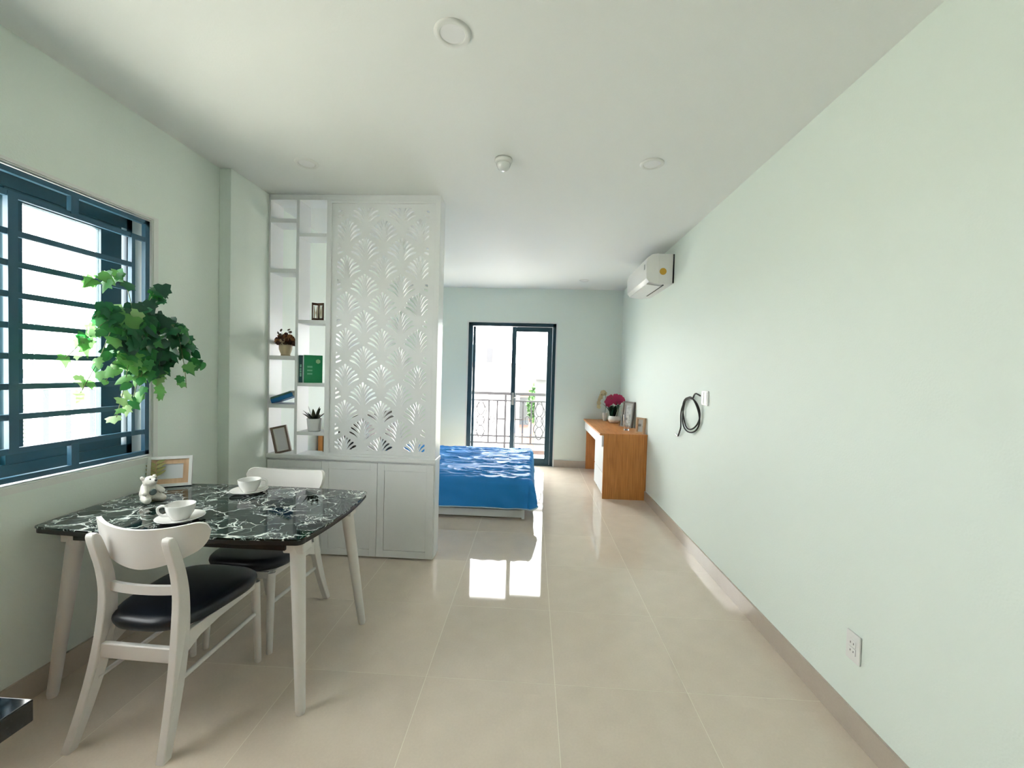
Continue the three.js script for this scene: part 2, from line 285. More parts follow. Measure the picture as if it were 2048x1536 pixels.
// ---------------------------------------------------------------- room divider: cupboard base, open shelves, pierced palm screen
const DX0 = -1.999, DX1 = -0.705, DD0 = 3.06, DD1 = 3.22;
{
  const g = thing('room_divider', 'white floor-to-ceiling room divider with shelves, pierced palm screen and cupboards', 'divider', [DX0, 0, DD0]);
  const L = (x0, x1, y0, y1, d0, d1, r = 0.0015) => bx(x0 - DX0, x1 - DX0, y0, y1, d0 - DD0, d1 - DD0, r);
  obj('base_cabinet', [L(DX0, DX1, 0.012, 0.735, DD0 + 0.018, DD1), L(DX0 + 0.01, DX1 - 0.012, 0, 0.014, DD0 + 0.03, DD1 - 0.01)], M.white, g);
  const nd = 3, w = (DX1 - DX0 - 0.012) / nd;
  for (let k = 0; k < nd; k++) {
    const x0 = DX0 + 0.004 + k * w + 0.0015, x1 = DX0 + 0.004 + (k + 1) * w - 0.0015, f = 0.052;
    const dr = obj('cabinet_door', [L(x0, x0 + f, 0.014, 0.722, DD0, DD0 + 0.017), L(x1 - f, x1, 0.014, 0.722, DD0, DD0 + 0.017), L(x0 + f, x1 - f, 0.014, 0.014 + f, DD0, DD0 + 0.017), L(x0 + f, x1 - f, 0.722 - f, 0.722, DD0, DD0 + 0.017)], M.white, g);
    obj('door_panel', L(x0 + f + 0.001, x1 - f - 0.001, 0.015 + f, 0.721 - f, DD0 + 0.0045, DD0 + 0.017), M.white, dr);
  }
  obj('ledge', L(DX0, DX1 + 0.006, 0.735, 0.768, DD0 - 0.008, DD1 + 0.008, 0.006), M.white, g);
  const y0 = 0.768, yT = H, zT = 2.672;
  obj('top_rail', L(DX0, DX1, zT, yT - 0.001, DD0, DD1), M.white, g);
  for (const [x0, x1] of [[DX0, DX0 + 0.014], [-1.787, -1.765], [-1.556, -1.532]]) obj('upright', L(x0, x1, y0, zT, DD0, DD1), M.white, g);
  for (const y of [2.533, 2.162, 1.511, 1.146]) obj('shelf_board', L(DX0 + 0.014, -1.787, y - 0.03, y, DD0, DD1), M.white, g);
  for (const y of [2.428, 1.783, 1.311, 0.941]) obj('shelf_board', L(-1.765, -1.556, y - 0.026, y, DD0, DD1), M.white, g);
  // screen frame and panel
  const sx0 = -1.532, sx1 = DX1, wx0 = -1.478, wx1 = -0.79, wy0 = 0.815, wy1 = 2.622;
  obj('screen_frame', [L(sx0, sx0 + 0.012, y0, zT, DD0, DD1), L(-0.745, sx1, y0, zT, DD0, DD1), L(sx0 + 0.012, -0.745, zT - 0.02, zT, DD0, DD1), L(sx0 + 0.012, -0.745, y0, y0 + 0.02, DD0, DD1)], M.white, g);
  const S = new THREE.Shape([[sx0 + 0.012, y0 + 0.02], [-0.745, y0 + 0.02], [-0.745, zT - 0.02], [sx0 + 0.012, zT - 0.02]].map(([x, y]) => new THREE.Vector2(x - DX0, y)));
  const clip = (poly) => {
    for (const [ax, v, s] of [[0, wx0, 1], [0, wx1, -1], [1, wy0, 1], [1, wy1, -1]]) {
      const out = [];
      for (let i = 0; i < poly.length; i++) {
        const p = poly[i], q = poly[(i + 1) % poly.length], pi = s * (p[ax] - v) >= 0, qi = s * (q[ax] - v) >= 0;
        if (pi) out.push(p);
        if (pi !== qi) { const t = (v - p[ax]) / (q[ax] - p[ax]); out.push([p[0] + t * (q[0] - p[0]), p[1] + t * (q[1] - p[1])]); }
      }
      poly = out; if (poly.length < 3) return null;
    }
    let A = 0; for (let i = 0; i < poly.length; i++) { const p = poly[i], q = poly[(i + 1) % poly.length]; A += p[0] * q[1] - q[0] * p[1]; }
    return Math.abs(A) < 4e-5 ? null : poly;
  };
  const slits = [[.021, .036, .106, .098, .0085], [.018, .064, .094, .131, .0085], [.0155, .09, .074, .157, .008], [.0125, .116, .049, .177, .0075], [.0095, .143, .025, .190, .006]];
  const leafPoly = (ax, ay, bx_, by, w, s) => {
    const cx = ax + (bx_ - ax) * 0.34, cy = ay + (by - ay) * 0.78, L_ = [], R_ = [];
    for (let i = 0; i <= 8; i++) {
      const t = i / 8, u = 1 - t, x = u * u * ax + 2 * u * t * cx + t * t * bx_, y = u * u * ay + 2 * u * t * cy + t * t * by;
      let tx = 2 * u * (cx - ax) + 2 * t * (bx_ - cx), ty = 2 * u * (cy - ay) + 2 * t * (by - cy); const l = Math.hypot(tx, ty); tx /= l; ty /= l;
      const hw = w * (t < 0.8 ? 0.12 + 0.88 * (t / 0.8) ** 0.8 : Math.sqrt(Math.max(0.05, 1 - ((t - 0.8) / 0.22) ** 2)));
      L_.push([x - ty * hw, y + tx * hw]); R_.push([x + ty * hw, y - tx * hw]);
    }
    return [...L_, ...R_.reverse()].map(([x, y]) => [s * x, y]);
  };
  for (let c = -1; c <= 6; c++) for (let r = -2; r <= 8; r++) {
    const cx = -1.405 + c * 0.1375, cy = 0.716 + r * 0.27 + (((c % 2) + 2) % 2 ? 0.135 : 0);
    const polys = [];
    for (const s of [-1, 1]) for (const [a, b, e, f, w2] of slits) polys.push(leafPoly(a, b, e, f, w2, s));
    polys.push([[0, .16], [.009, .196], [.006, .206], [-.006, .206], [-.009, .196]]);
    for (const p of polys) {
      const q = clip(p.map(([x, y]) => [x + cx, y + cy]));
      if (q) S.holes.push(new THREE.Path(q.map(([x, y]) => new THREE.Vector2(x - DX0, y))));
    }
  }
  const pg = new THREE.ExtrudeGeometry(S, { depth: 0.017, bevelEnabled: false, steps: 1 }); pg.translate(0, 0, -0.029);
  obj('pierced_panel', pg, M.white, g);
}
// ---------------------------------------------------------------- dining table
{
  const cx = -1.458, cd = 1.925, g = thing('dining_table', 'dining table with glossy black marbled top and white splayed legs', 'table', [cx, 0, cd]);
  const hw = 0.568, hd = 0.338, bow = 0.024, S = new THREE.Shape(), q = 0.035;
  const outline = (o) => {
    const P = new THREE.Path(), w = hw - o, h = hd - o;
    P.moveTo(-w + q, -h); P.quadraticCurveTo(0, -h - bow * 2, w - q, -h); P.quadraticCurveTo(w, -h, w, -h + q); P.quadraticCurveTo(w + bow * 2, 0, w, h - q);
    P.quadraticCurveTo(w, h, w - q, h); P.quadraticCurveTo(0, h + bow * 2, -w + q, h); P.quadraticCurveTo(-w, h, -w, h - q); P.quadraticCurveTo(-w - bow * 2, 0, -w, -h + q); P.quadraticCurveTo(-w, -h, -w + q, -h);
    return P.getPoints(20);
  };
  const slab = (o, y0, y1, b) => { const e = new THREE.ExtrudeGeometry(new THREE.Shape(outline(o)), { depth: y1 - y0 - 2 * b, bevelEnabled: b > 0, bevelSize: b, bevelThickness: b, bevelSegments: 2, bevelOffset: -b, curveSegments: 20 }); e.rotateX(-Math.PI / 2); e.translate(0, y0 + b, 0); return e; };
  obj('table_top', slab(0, 0.742, 0.75, 0.0015), M.marble, g);
  obj('edge_board', slab(0.003, 0.722, 0.742, 0.002), M.black, g);
  obj('apron', [bx(-0.46, 0.46, 0.672, 0.722, -0.272, -0.254), bx(-0.46, 0.46, 0.672, 0.722, 0.254, 0.272), bx(-0.495, -0.477, 0.672, 0.722, -0.21, 0.21), bx(0.477, 0.495, 0.672, 0.722, -0.21, 0.21)], M.black, g);
  for (const sx of [-1, 1]) for (const sd of [-1, 1]) {
    const top = V(sx * 0.488, 0.722, sd * 0.226), foot = V(sx * 0.542, 0, sd * (sd < 0 ? 0.282 : 0.342));
    const l = obj('leg', [bar(foot, foot.clone().lerp(top, 0.02), 0.0165, 0.019, 20), bar(foot.clone().lerp(top, 0.02), top, 0.0195, 0.032, 20)], M.chairWhite, g);
    obj('leg_bracket', bx(sx * 0.488 - 0.045, sx * 0.488 + 0.045, 0.655, 0.722, sd * 0.226 - 0.034, sd * 0.226 + 0.034, 0.006), M.chairWhite, l);
  }
}
// ---------------------------------------------------------------- chairs
function makeChair(label, at, turn) {
  const g = thing('dining_chair', label, 'chair', at, turn, 'white dining chairs');
  const m = M.chairWhite;                                            // local: faces -z (further into the room), back at +z
  const A = (x, y, z) => new THREE.Vector3(x, y, z);
  for (const s of [-1, 1]) {                                         // rear leg: a sawn board with an S-shaped outline, leaning out at the foot
    const spine = [[0.278, 0.0, 0.034], [0.238, 0.12, 0.044], [0.197, 0.28, 0.055], [0.176, 0.42, 0.057], [0.172, 0.54, 0.049], [0.186, 0.64, 0.043], [0.208, 0.72, 0.04], [0.224, 0.772, 0.034], [0.229, 0.79, 0.016]];
    const F = spine.map(([z, y, w]) => new THREE.Vector2(z - w / 2, y)), B = spine.map(([z, y, w]) => new THREE.Vector2(z + w / 2, y)).reverse();
    const fc = new THREE.SplineCurve(F).getPoints(30), bc = new THREE.SplineCurve(B).getPoints(30);
    const e = new THREE.ExtrudeGeometry(new THREE.Shape([...fc, ...bc]), { depth: 0.024, bevelEnabled: true, bevelSize: 0.004, bevelThickness: 0.004, bevelSegments: 2, bevelOffset: -0.004 });
    e.translate(0, 0, -0.012); e.rotateY(-Math.PI / 2);               // shape x -> world z
    const p = e.attributes.position;
    for (let i = 0; i < p.count; i++) { const y = p.getY(i); p.setX(i, p.getX(i) + s * (0.152 + 0.034 * (1 - clamp(y / 0.5)) ** 1.5)); if (y < 0.004) p.setY(i, 0); }
    e.computeVertexNormals();
    obj('rear_leg', e, m, g);
    obj('front_leg', [bar(A(s * 0.168, 0, -0.245), A(s * 0.162, 0.40, -0.228), 0.014, 0.0195, 14)], m, g);
    // apron: deep at the back, slim at the front
    const ap = new THREE.Shape([[-0.225, 0.372], [-0.225, 0.405], [0.0, 0.402], [0.17, 0.40], [0.17, 0.315], [0.10, 0.348], [0.0, 0.364]].map(([z, y]) => new THREE.Vector2(z, y)));
    const ag = new THREE.ExtrudeGeometry(ap, { depth: 0.02, bevelEnabled: true, bevelSize: 0.003, bevelThickness: 0.003, bevelSegments: 1, bevelOffset: -0.003 }); ag.translate(0, 0, -0.01); ag.rotateY(-Math.PI / 2); ag.translate(s * 0.158, 0, 0);
    obj('side_apron', ag, m, g);
    obj('side_stretcher', [bar(A(s * 0.164, 0.245, -0.238), A(s * 0.158, 0.225, 0.205), 0.0095)], m, g);
  }
  obj('front_apron', bx(-0.155, 0.155, 0.37, 0.405, 0.22, 0.24, 0.003), m, g);
  obj('rear_rail', bx(-0.155, 0.155, 0.300, 0.358, -0.205, -0.183, 0.005), m, g);
  { const pts = []; for (let i = 0; i <= 8; i++) { const u = i / 4 - 1; pts.push(A(u * 0.155, 0.565, 0.163 + 0.02 * (1 - u * u))); }
    const c = new THREE.CatmullRomCurve3(pts), sh = new THREE.Shape([[-0.007, -0.018], [0.007, -0.018], [0.007, 0.018], [-0.007, 0.018]].map((q) => new THREE.Vector2(...q)));
    const gs = []; for (let i = 0; i < 12; i++) { const a = c.getPoint(i / 12), b = c.getPoint((i + 1) / 12), w = a.distanceTo(b) * 1.02; const k = new THREE.BoxGeometry(w, 0.034, 0.015); k.rotateY(-Math.atan2(b.z - a.z, b.x - a.x)); k.translate((a.x + b.x) / 2, (a.y + b.y) / 2, (a.z + b.z) / 2); gs.push(k); }
    obj('back_slat', gs, m, g); }
  { // curved plywood back, drooping in the middle, its ends wrapping forward
    const NU = 48, NV = 14, P = [], idx = [], th = 0.006;
    const pt = (u, v, side) => {
      const au = Math.abs(u), end = Math.sqrt(Math.max(0, 1 - Math.max(0, (au - 0.78) / 0.22) ** 2));
      const mid = 0.727 + 0.062 * au ** 1.7, half = (0.08 - 0.034 * au ** 1.6) * (0.02 + 0.98 * end);
      const x = Math.sin(u * 0.86) * 0.312, z0 = 0.205 - 0.15 * (1 - Math.cos(u * 1.12)) ;
      const y = mid + half * v, lean = 0.16 * (y - 0.74);
      return [x + side * th * Math.sin(u) * 0.9, y, z0 + lean + side * th];
    };
    for (const side of [1, -1]) for (let i = 0; i <= NU; i++) for (let j = 0; j <= NV; j++) P.push(...pt(i / NU * 2 - 1, j / NV * 2 - 1, side));
    const id = (s, i, j) => s * (NU + 1) * (NV + 1) + i * (NV + 1) + j;
    for (let i = 0; i < NU; i++) for (let j = 0; j < NV; j++) { idx.push(id(0, i, j), id(0, i + 1, j), id(0, i + 1, j + 1), id(0, i, j), id(0, i + 1, j + 1), id(0, i, j + 1), id(1, i, j), id(1, i + 1, j + 1), id(1, i + 1, j), id(1, i, j), id(1, i, j + 1), id(1, i + 1, j + 1)); }
    for (let i = 0; i < NU; i++) for (const j of [0, NV]) { const a = id(0, i, j), b = id(0, i + 1, j), c = id(1, i, j), d = id(1, i + 1, j); j ? idx.push(a, b, d, a, d, c) : idx.push(a, d, b, a, c, d); }
    for (const i of [0, NU]) for (let j = 0; j < NV; j++) { const a = id(0, i, j), b = id(0, i, j + 1), c = id(1, i, j), d = id(1, i, j + 1); i ? idx.push(a, c, d, a, d, b) : idx.push(a, d, c, a, b, d); }
    let bg = new THREE.BufferGeometry(); bg.setAttribute('position', new THREE.Float32BufferAttribute(P, 3)); bg.setIndex(idx);
    bg = BGU.toCreasedNormals(bg, 0.9);
    obj('backrest', bg, m, g);
  }
  { // padded seat: wide rounded front, narrower rounded rear
    const NA = 56, NR = 12, P = [], idx = [];
    const rim = (a) => { const c = Math.cos(a), s = Math.sin(a), e = 0.62; const x = Math.sign(c) * Math.abs(c) ** e, z = Math.sign(s) * Math.abs(s) ** e; const w = 0.2 - 0.024 * (z + 0) ; return [x * w, -0.028 + z * 0.232]; };
    const rows = [[1.0, 0.425], [1.012, 0.436], [1.0, 0.448], [0.96, 0.458], [0.88, 0.464], [0.7, 0.468], [0.45, 0.470], [0.2, 0.4705], [0.001, 0.4705]], low = [[0.001, 0.405], [0.9, 0.405], [0.97, 0.412], [1.0, 0.425]];
    const all = [...low, ...rows.slice(1)];
    for (const [k, y] of all) for (let i = 0; i < NA; i++) { const [x, z] = rim(i / NA * Math.PI * 2); P.push(x * k, y, -0.028 + (z + 0.028) * k); }
    for (let r = 0; r < all.length - 1; r++) for (let i = 0; i < NA; i++) { const a = r * NA + i, b = r * NA + (i + 1) % NA, c = a + NA, d = b + NA; idx.push(a, b, d, a, d, c); }
    const sg = new THREE.BufferGeometry(); sg.setAttribute('position', new THREE.Float32BufferAttribute(P, 3)); sg.setIndex(idx); sg.computeVertexNormals();
    obj('seat', sg, M.leather, g).userData.label = 'padded black seat';
  }
  return g;
}
makeChair('white wooden chair with black seat, its back turned to the viewer', [-1.462, 0, 1.685], -0.03);
makeChair('white wooden chair with black seat across the table, in front of the divider', [-1.432, 0, 2.232], Math.PI - 0.02);
// ---------------------------------------------------------------- bed
{
  const g = thing('bed', 'low white bed frame with brown base and dark headboard behind the divider', 'bed', [-1.02, 0, 4.885]);
  const L = (x0, x1, y0, y1, d0, d1, r = 0.002) => bx(x0 + 1.02, x1 + 1.02, y0, y1, d0 - 4.885, d1 - 4.885, r);
  obj('side_rail', L(-2.0, -0.065, 0.014, 0.086, 4.045, 4.065), M.white, g);
  obj('side_rail', L(-2.0, -0.065, 0.026, 0.088, 5.68, 5.7), M.white, g);
  obj('foot_rail', L(-0.065, -0.045, 0.026, 0.088, 4.09, 5.68), M.white, g);
  for (const [x, d] of [[-0.052, 4.06], [-0.058, 5.685], [-1.97, 4.06], [-1.97, 5.685]]) obj('leg', L(x - 0.014, x + 0.014, 0, 0.09, d - 0.014, d + 0.014), M.white, g);
  obj('base_board', L(-2.0, -0.05, 0.086, 0.114, 4.066, 5.69), M.plywood, g);
  obj('mattress', L(-1.98, -0.055, 0.112, 0.375, 4.09, 5.68, 0.05), M.white, g);
  const hb = obj('headboard', L(-2.055, -2.0, 0.1, 0.80, 3.93, 5.85, 0.006), M.wood, g);
  for (let k = 0; k < 3; k++) obj('headboard_pad', L(-2.0, -1.97, 0.4, 0.86, 4.16 + k * 0.56, 4.16 + k * 0.56 + 0.545, 0.014), M.brownDark, hb);
}
for (const [label, d, h, w] of [['dark brown pillow propped on the headboard, nearest the divider', 4.5, 0.5, 0.64], ['dark brown pillow propped on the headboard, nearest the balcony door', 5.24, 0.4, 0.66]]) {
  const g = thing('pillow', label, 'pillow', [-1.86, 0.43, d], 0, 'pillows on the bed');
  const P = new THREE.SphereGeometry(1, 40, 24), p = P.attributes.position;
  for (let i = 0; i < p.count; i++) { let x = p.getX(i), y = p.getY(i), z = p.getZ(i); const sp = (v) => Math.sign(v) * Math.abs(v) ** 0.55; y = sp(y); z = sp(z); p.setXYZ(i, x * 0.085 + (0.5 - y * 0.5) * 0.10, (y + 1) * h / 2 + 0.004 * n2(y * 4, z * 4), z * w / 2); }
  P.computeVertexNormals(); obj('pillow_cover', P, M.brownDark, g); const seam = []; for (let i = 0; i < 40; i++) { const a = i / 40 * Math.PI * 2, q = (v) => Math.sign(v) * Math.abs(v) ** 0.55, y = q(Math.sin(a)); seam.push(new THREE.Vector3((0.5 - y * 0.5) * 0.10, (y + 1) * h / 2, q(Math.cos(a)) * w / 2)); } obj('seam', tube(seam, 0.004, 120, 5, true), M.brownDark, g);
}
{ // quilt
  const g = thing('quilt', 'bright blue stitched quilt draped over the low bed', 'quilt', [-0.05, 0.392, 4.05]);
  const sx = -0.005, df = 4.03, R = 0.045, NS = 250, NT = 240, s0 = -1.95, s1 = sx + 0.27, t0 = df - 0.298, t1 = 5.70, T = 0.392;
  const arc = (a) => a < Math.PI * R / 2 ? [R * Math.sin(a / R), R * (1 - Math.cos(a / R))] : [R + (a - Math.PI * R / 2) * 0.05, R + (a - Math.PI * R / 2) * 0.99];
  const at = (s, t) => {
    let ex = Math.max(0, s - sx), ed = Math.max(0, df - t); { const q = 0.2, a = (ex - (s1 - sx - q)) / q, b = (ed - (df - t0 - q)) / q; if (a > 0 && b > 0) { ex += q * a * (Math.sqrt(1 - b * b / 2) - 1); ed += q * b * (Math.sqrt(1 - a * a / 2) - 1); } }
    const r = (ex ** 4 + ed ** 4) ** 0.25, ph = Math.atan2(ed, ex), both = r > 0 ? Math.min(ex, ed) / r : 0;
    let [o, dr] = arc(r);
    o += both * 0.30 * r;
    const ph2 = Math.PI / 2 * sst(0, Math.PI / 2, ph) * 0.5 + ph * 0.5;
    let x = Math.min(s, sx) + (ex > 0 ? o * Math.cos(ph2) * (ed > 0 ? 1 : 1) : 0), d = Math.max(t, df) - (ed > 0 ? o * Math.sin(ph2) : 0), y = T - dr * (1 - 0.06 * both);
    const topness = 1 - sst(0, 0.07, r);
    const q = Math.abs(Math.sin((t - 4.0 + 0.012 * n2(s * 1.5, t * 2)) / 0.115 * Math.PI));
    const ridge = 1 - Math.abs(n2(s * 2.4 + 5, t * 7.5)), wr = 1 - Math.abs(n2(s * 4.5 + 1.7 * t, t * 12 + 3));
    const pk = (0.014 * Math.sqrt(q + 0.02) + 0.016 * (ridge ** 3) + 0.007 * (wr ** 3) * sst(-0.3, 0.4, n2(s * 2, t * 2))) * topness;
    y += pk;
    const hang = 0.012 * n2(s * 4, t * 4) * sst(0.05, 0.25, r) + 0.006 * Math.abs(Math.sin(t / 0.115 * Math.PI)) * sst(0.0, 0.05, ex) * (1 - topness);
    if (ed > 0) d -= hang; if (ex > 0) x += hang;
    if (t > 5.6) y -= 0.03 * sst(5.6, 5.7, t);
    return new THREE.Vector3(x + 0.05, y - 0.392, -(d - 4.05));
  };
  const P = [], idx = [];
  for (let i = 0; i <= NS; i++) for (let j = 0; j <= NT; j++) { const v = at(s0 + (s1 - s0) * i / NS, t0 + (t1 - t0) * j / NT); P.push(v.x, v.y, v.z); }
  for (let i = 0; i < NS; i++) for (let j = 0; j < NT; j++) { const a = i * (NT + 1) + j, b = a + 1, c = a + NT + 1, d = c + 1; idx.push(a, c, d, a, d, b); }
  const q = new THREE.BufferGeometry(); q.setAttribute('position', new THREE.Float32BufferAttribute(P, 3)); q.setIndex(idx); q.computeVertexNormals();
  obj('quilt_cover', q, mat(lin(0.003, 0.205, 0.58), 0.5, { sheen: 0.22, sheenRoughness: 0.5, sheenColor: lin(0.3, 0.75, 0.95) }), g);
  const e = []; for (let i = 0; i <= 100; i++) e.push(at(s0 + (s1 - s0) * i / 100, t0)); for (let i = 1; i <= 50; i++) e.push(at(s1, t0 + (t1 - t0) * i / 50));
  obj('piping', tube(e, 0.0065, 260, 6), mat(lin(0.45, 0.6, 0.68), 0.6), g);
}
// ---------------------------------------------------------------- desk
{
  const g = thing('desk', 'oak and white desk with drawers along the long mint wall', 'desk', [1.07, 0, 5.6]);
  const L = (x0, x1, y0, y1, d0, d1, r = 0.0015) => bx(x0 - 1.07, x1 - 1.07, y0, y1, d0 - 5.6, d1 - 5.6, r);
  const B = 1.324;
  obj('desktop', L(0.797, 1.338, 0.737, 0.758, 4.83, 6.38), M.wood, g);
  obj('side_panel', [L(0.845, 1.338, 0.11, 0.737, 4.836, 4.858), L(0.845, B, 0, 0.111, 4.836, 4.858)], M.wood, g);
  obj('side_panel', [L(0.845, 1.338, 0.11, 0.737, 6.355, 6.377), L(0.845, B, 0, 0.111, 6.355, 6.377)], M.wood, g);
  obj('back_panel', L(1.31, 1.322, 0.3, 0.737, 4.858, 6.355), M.wood, g);
  obj('pedestal', L(0.865, 1.30, 0.05, 0.60, 4.862, 5.475), M.white, g);
  obj('plinth', [L(0.90, 1.28, 0, 0.05, 4.875, 5.455)], M.white, g);
  obj('drawer', L(0.822, 0.842, 0.605, 0.733, 4.84, 6.375), M.white, g);
  for (const [a, b] of [[0.302, 0.598], [0.052, 0.292]]) obj('drawer', L(0.845, 0.864, a, b, 4.862, 5.48), M.white, g);
  for (const d of [4.92, 5.44]) obj('foot', L(0.87, 0.9, 0, 0.05, d - 0.012, d + 0.012), M.black, g);
}
// ---------------------------------------------------------------- things on the desk
function frame(name, label, cat, at, turn, { w, h, t, b, tilt = 0, roll = 0, mb, mm, matB = 0, matM, mp, group }) {
  const g = thing(name, label, cat, at, turn, group);
  g.rotation.order = 'YXZ'; g.rotation.x = -tilt; g.rotation.z = roll;
  const L = (x0, x1, y0, y1, z0, z1, r = 0.0012) => bx(x0, x1, y0, y1, -z1, -z0, r);
  obj('frame_border', [L(-w / 2, -w / 2 + b, 0, h, 0, t), L(w / 2 - b, w / 2, 0, h, 0, t), L(-w / 2 + b, w / 2 - b, 0, b, 0, t), L(-w / 2 + b, w / 2 - b, h - b, h, 0, t)], mb, g);
  obj('backing', L(-w / 2 + 0.002, w / 2 - 0.002, 0.002, h - 0.002, -0.003, 0.001, 0), mm, g);
  if (matB) { const c = b + matB; obj('mount', [L(-w / 2 + b, -w / 2 + c, b, h - b, 0, t * 0.6, 0), L(w / 2 - c, w / 2 - b, b, h - b, 0, t * 0.6, 0), L(-w / 2 + c, w / 2 - c, b, c, 0, t * 0.6, 0), L(-w / 2 + c, w / 2 - c, h - c, h - b, 0, t * 0.6, 0)], matM, g); }
  const c = b + matB; obj('picture', L(-w / 2 + c, w / 2 - c, c, h - c, 0.001, t * 0.35, 0), mp, g);
  return g;
}
const paperPale = mat(lin(0.72, 0.74, 0.76), 0.35), greyWood = mat(lin(0.16, 0.14, 0.12), 0.5);
const sketchTex = dataTex(128, 192, (u, v) => { const q = sst(0.35, 0.6, n2(u * 5, v * 7)) * 60 + sst(0.2, 0.5, n2(u * 14, v * 14)) * 25; return [206 - q, 208 - q, 204 - q]; });
const sketch = mat(lin(1, 1, 1), 0.3, { map: sketchTex });
frame('picture_frame', 'tall grey picture frame leaning on the wall above the desk', 'picture frame', [1.255, 0.758, 5.5], -1.02, { w: 0.2, h: 0.335, t: 0.03, b: 0.02, tilt: 0.12, mb: greyWood, mm: M.darkWood, matB: 0.03, matM: mat(lin(0.42, 0.42, 0.38), 0.6), mp: sketch });
frame('picture_frame', 'small pale wooden picture frame at the near end of the desk', 'picture frame', [1.292, 0.758, 4.945], -0.9, { w: 0.12, h: 0.185, t: 0.032, b: 0.02, tilt: 0.06, mb: M.paleWood, mm: M.darkWood, mp: sketch });
{
  const g = thing('drinking_glass', 'empty clear tumbler standing on the desk', 'glass', [1.178, 0.758, 5.2]);
  obj('tumbler', lathe([[0.0001, 0], [0.031, 0], [0.047, 0.195], [0.043, 0.195], [0.028, 0.018], [0.0001, 0.018]], 32), M.clearGlass, g);
}
const petalM = mat(lin(0.42, 0.012, 0.085), 0.55, { transmission: 0.15, thickness: 0 }), leafDark = mat(lin(0.010, 0.05, 0.028), 0.35), stemM = mat(lin(0.05, 0.09, 0.035), 0.6), creamPetal = mat(lin(0.72, 0.62, 0.36), 0.6, { transmission: 0.2, thickness: 0 });
function petalGeo(l, w, cup = 0.25) {                                 // rounded petal along +y, cupped
  const P = [0, 0, 0], idx = [], N = 9;
  for (let i = 0; i <= N; i++) { const a = Math.PI * (i / N) - Math.PI / 2, x = w * Math.sin(a) * 0.5 * (1 + 0.2 * Math.cos(a)), y = l * (0.42 + 0.58 * Math.cos(a) ** 0.7) * (Math.abs(Math.sin(a)) > 0.99 ? 0.6 : 1); P.push(x, y, cup * (x * x / w + y * y / l * 0.4)); }
  for (let i = 1; i <= N; i++) idx.push(0, i, i + 1);
  const g = new THREE.BufferGeometry(); g.setAttribute('position', new THREE.Float32BufferAttribute(P, 3)); g.setIndex(idx); g.computeVertexNormals(); return g;
}
function flowerGeo(l, n = 5, w = 0.9) { const gs = []; for (let i = 0; i < n; i++) { const p = petalGeo(l, l * w); p.rotateX(-0.25); p.rotateZ(i / n * Math.PI * 2); gs.push(clean(p)); } return BGU.mergeGeometries(gs); }
function bladeGeo(l, w, bend, fold = 0.25, N = 8) {                    // strap leaf rising along +y and bending to +z
  const P = [], idx = [];
  for (let i = 0; i <= N; i++) { const t = i / N, hw = w / 2 * Math.sin(Math.PI * (0.12 + 0.88 * t) ** 0.75) ** 0.8 + 0.0006, y = l * (t - 0.25 * bend * t * t), z = l * bend * t * t; P.push(-hw, y, z + fold * hw, 0, y, z, hw, y, z + fold * hw); }
  for (let i = 0; i < N; i++) for (const k of [0, 1]) { const a = i * 3 + k; idx.push(a, a + 1, a + 4, a, a + 4, a + 3); }
  const g = new THREE.BufferGeometry(); g.setAttribute('position', new THREE.Float32BufferAttribute(P, 3)); g.setIndex(idx); g.computeVertexNormals(); return g;
}
{
  const g = thing('potted_orchid', 'crimson orchid with dark leaves in a round white pot on the desk', 'plant', [1.175, 0.758, 5.97]);
  obj('pot', lathe([[0.0001, 0], [0.058, 0], [0.082, 0.03], [0.086, 0.06], [0.074, 0.098], [0.066, 0.098], [0.074, 0.06], [0.05, 0.085], [0.0001, 0.085]], 28), M.porcelain, g);
  for (let i = 0; i < 7; i++) { const lf = obj('leaf', bladeGeo(0.19 + 0.03 * (i % 3), 0.085, 0.25 + 0.1 * (i % 3)), leafDark, g); lf.position.set(-0.02, 0.085, 0); lf.rotation.set(0, i * 0.9 + 0.3, 0); lf.rotation.order = 'YXZ'; lf.rotation.x = 0.15 + 0.1 * (i % 2); }
  obj('stem', [tube([V(0, 0.08, 0), V(0.03, 0.2, -0.02), V(0.02, 0.31, -0.02), V(-0.06, 0.35, -0.03)], 0.004), tube([V(0.03, 0.08, 0), V(0.06, 0.2, 0), V(0.06, 0.3, -0.02), V(0.02, 0.33, -0.04)], 0.004)], stemM, g);
  const fg = flowerGeo(0.045), fl = [[-0.105, 0.30], [-0.085, 0.345], [-0.045, 0.36], [0.0, 0.375], [0.03, 0.345], [0.075, 0.365], [0.105, 0.335], [-0.06, 0.29], [-0.02, 0.315], [0.02, 0.295], [-0.085, 0.265], [0.06, 0.305], [-0.02, 0.345]];
  for (const [x, y] of fl) { const f = new THREE.Mesh(fg, petalM); f.name = 'flower'; f.position.set(x + rr(-0.006, 0.006), y, 0.03 + rr(-0.03, 0.035)); f.rotation.set(rr(-0.5, 0.2), rr(-0.6, 0.6), rr(0, 6)); put(f, g); }
}
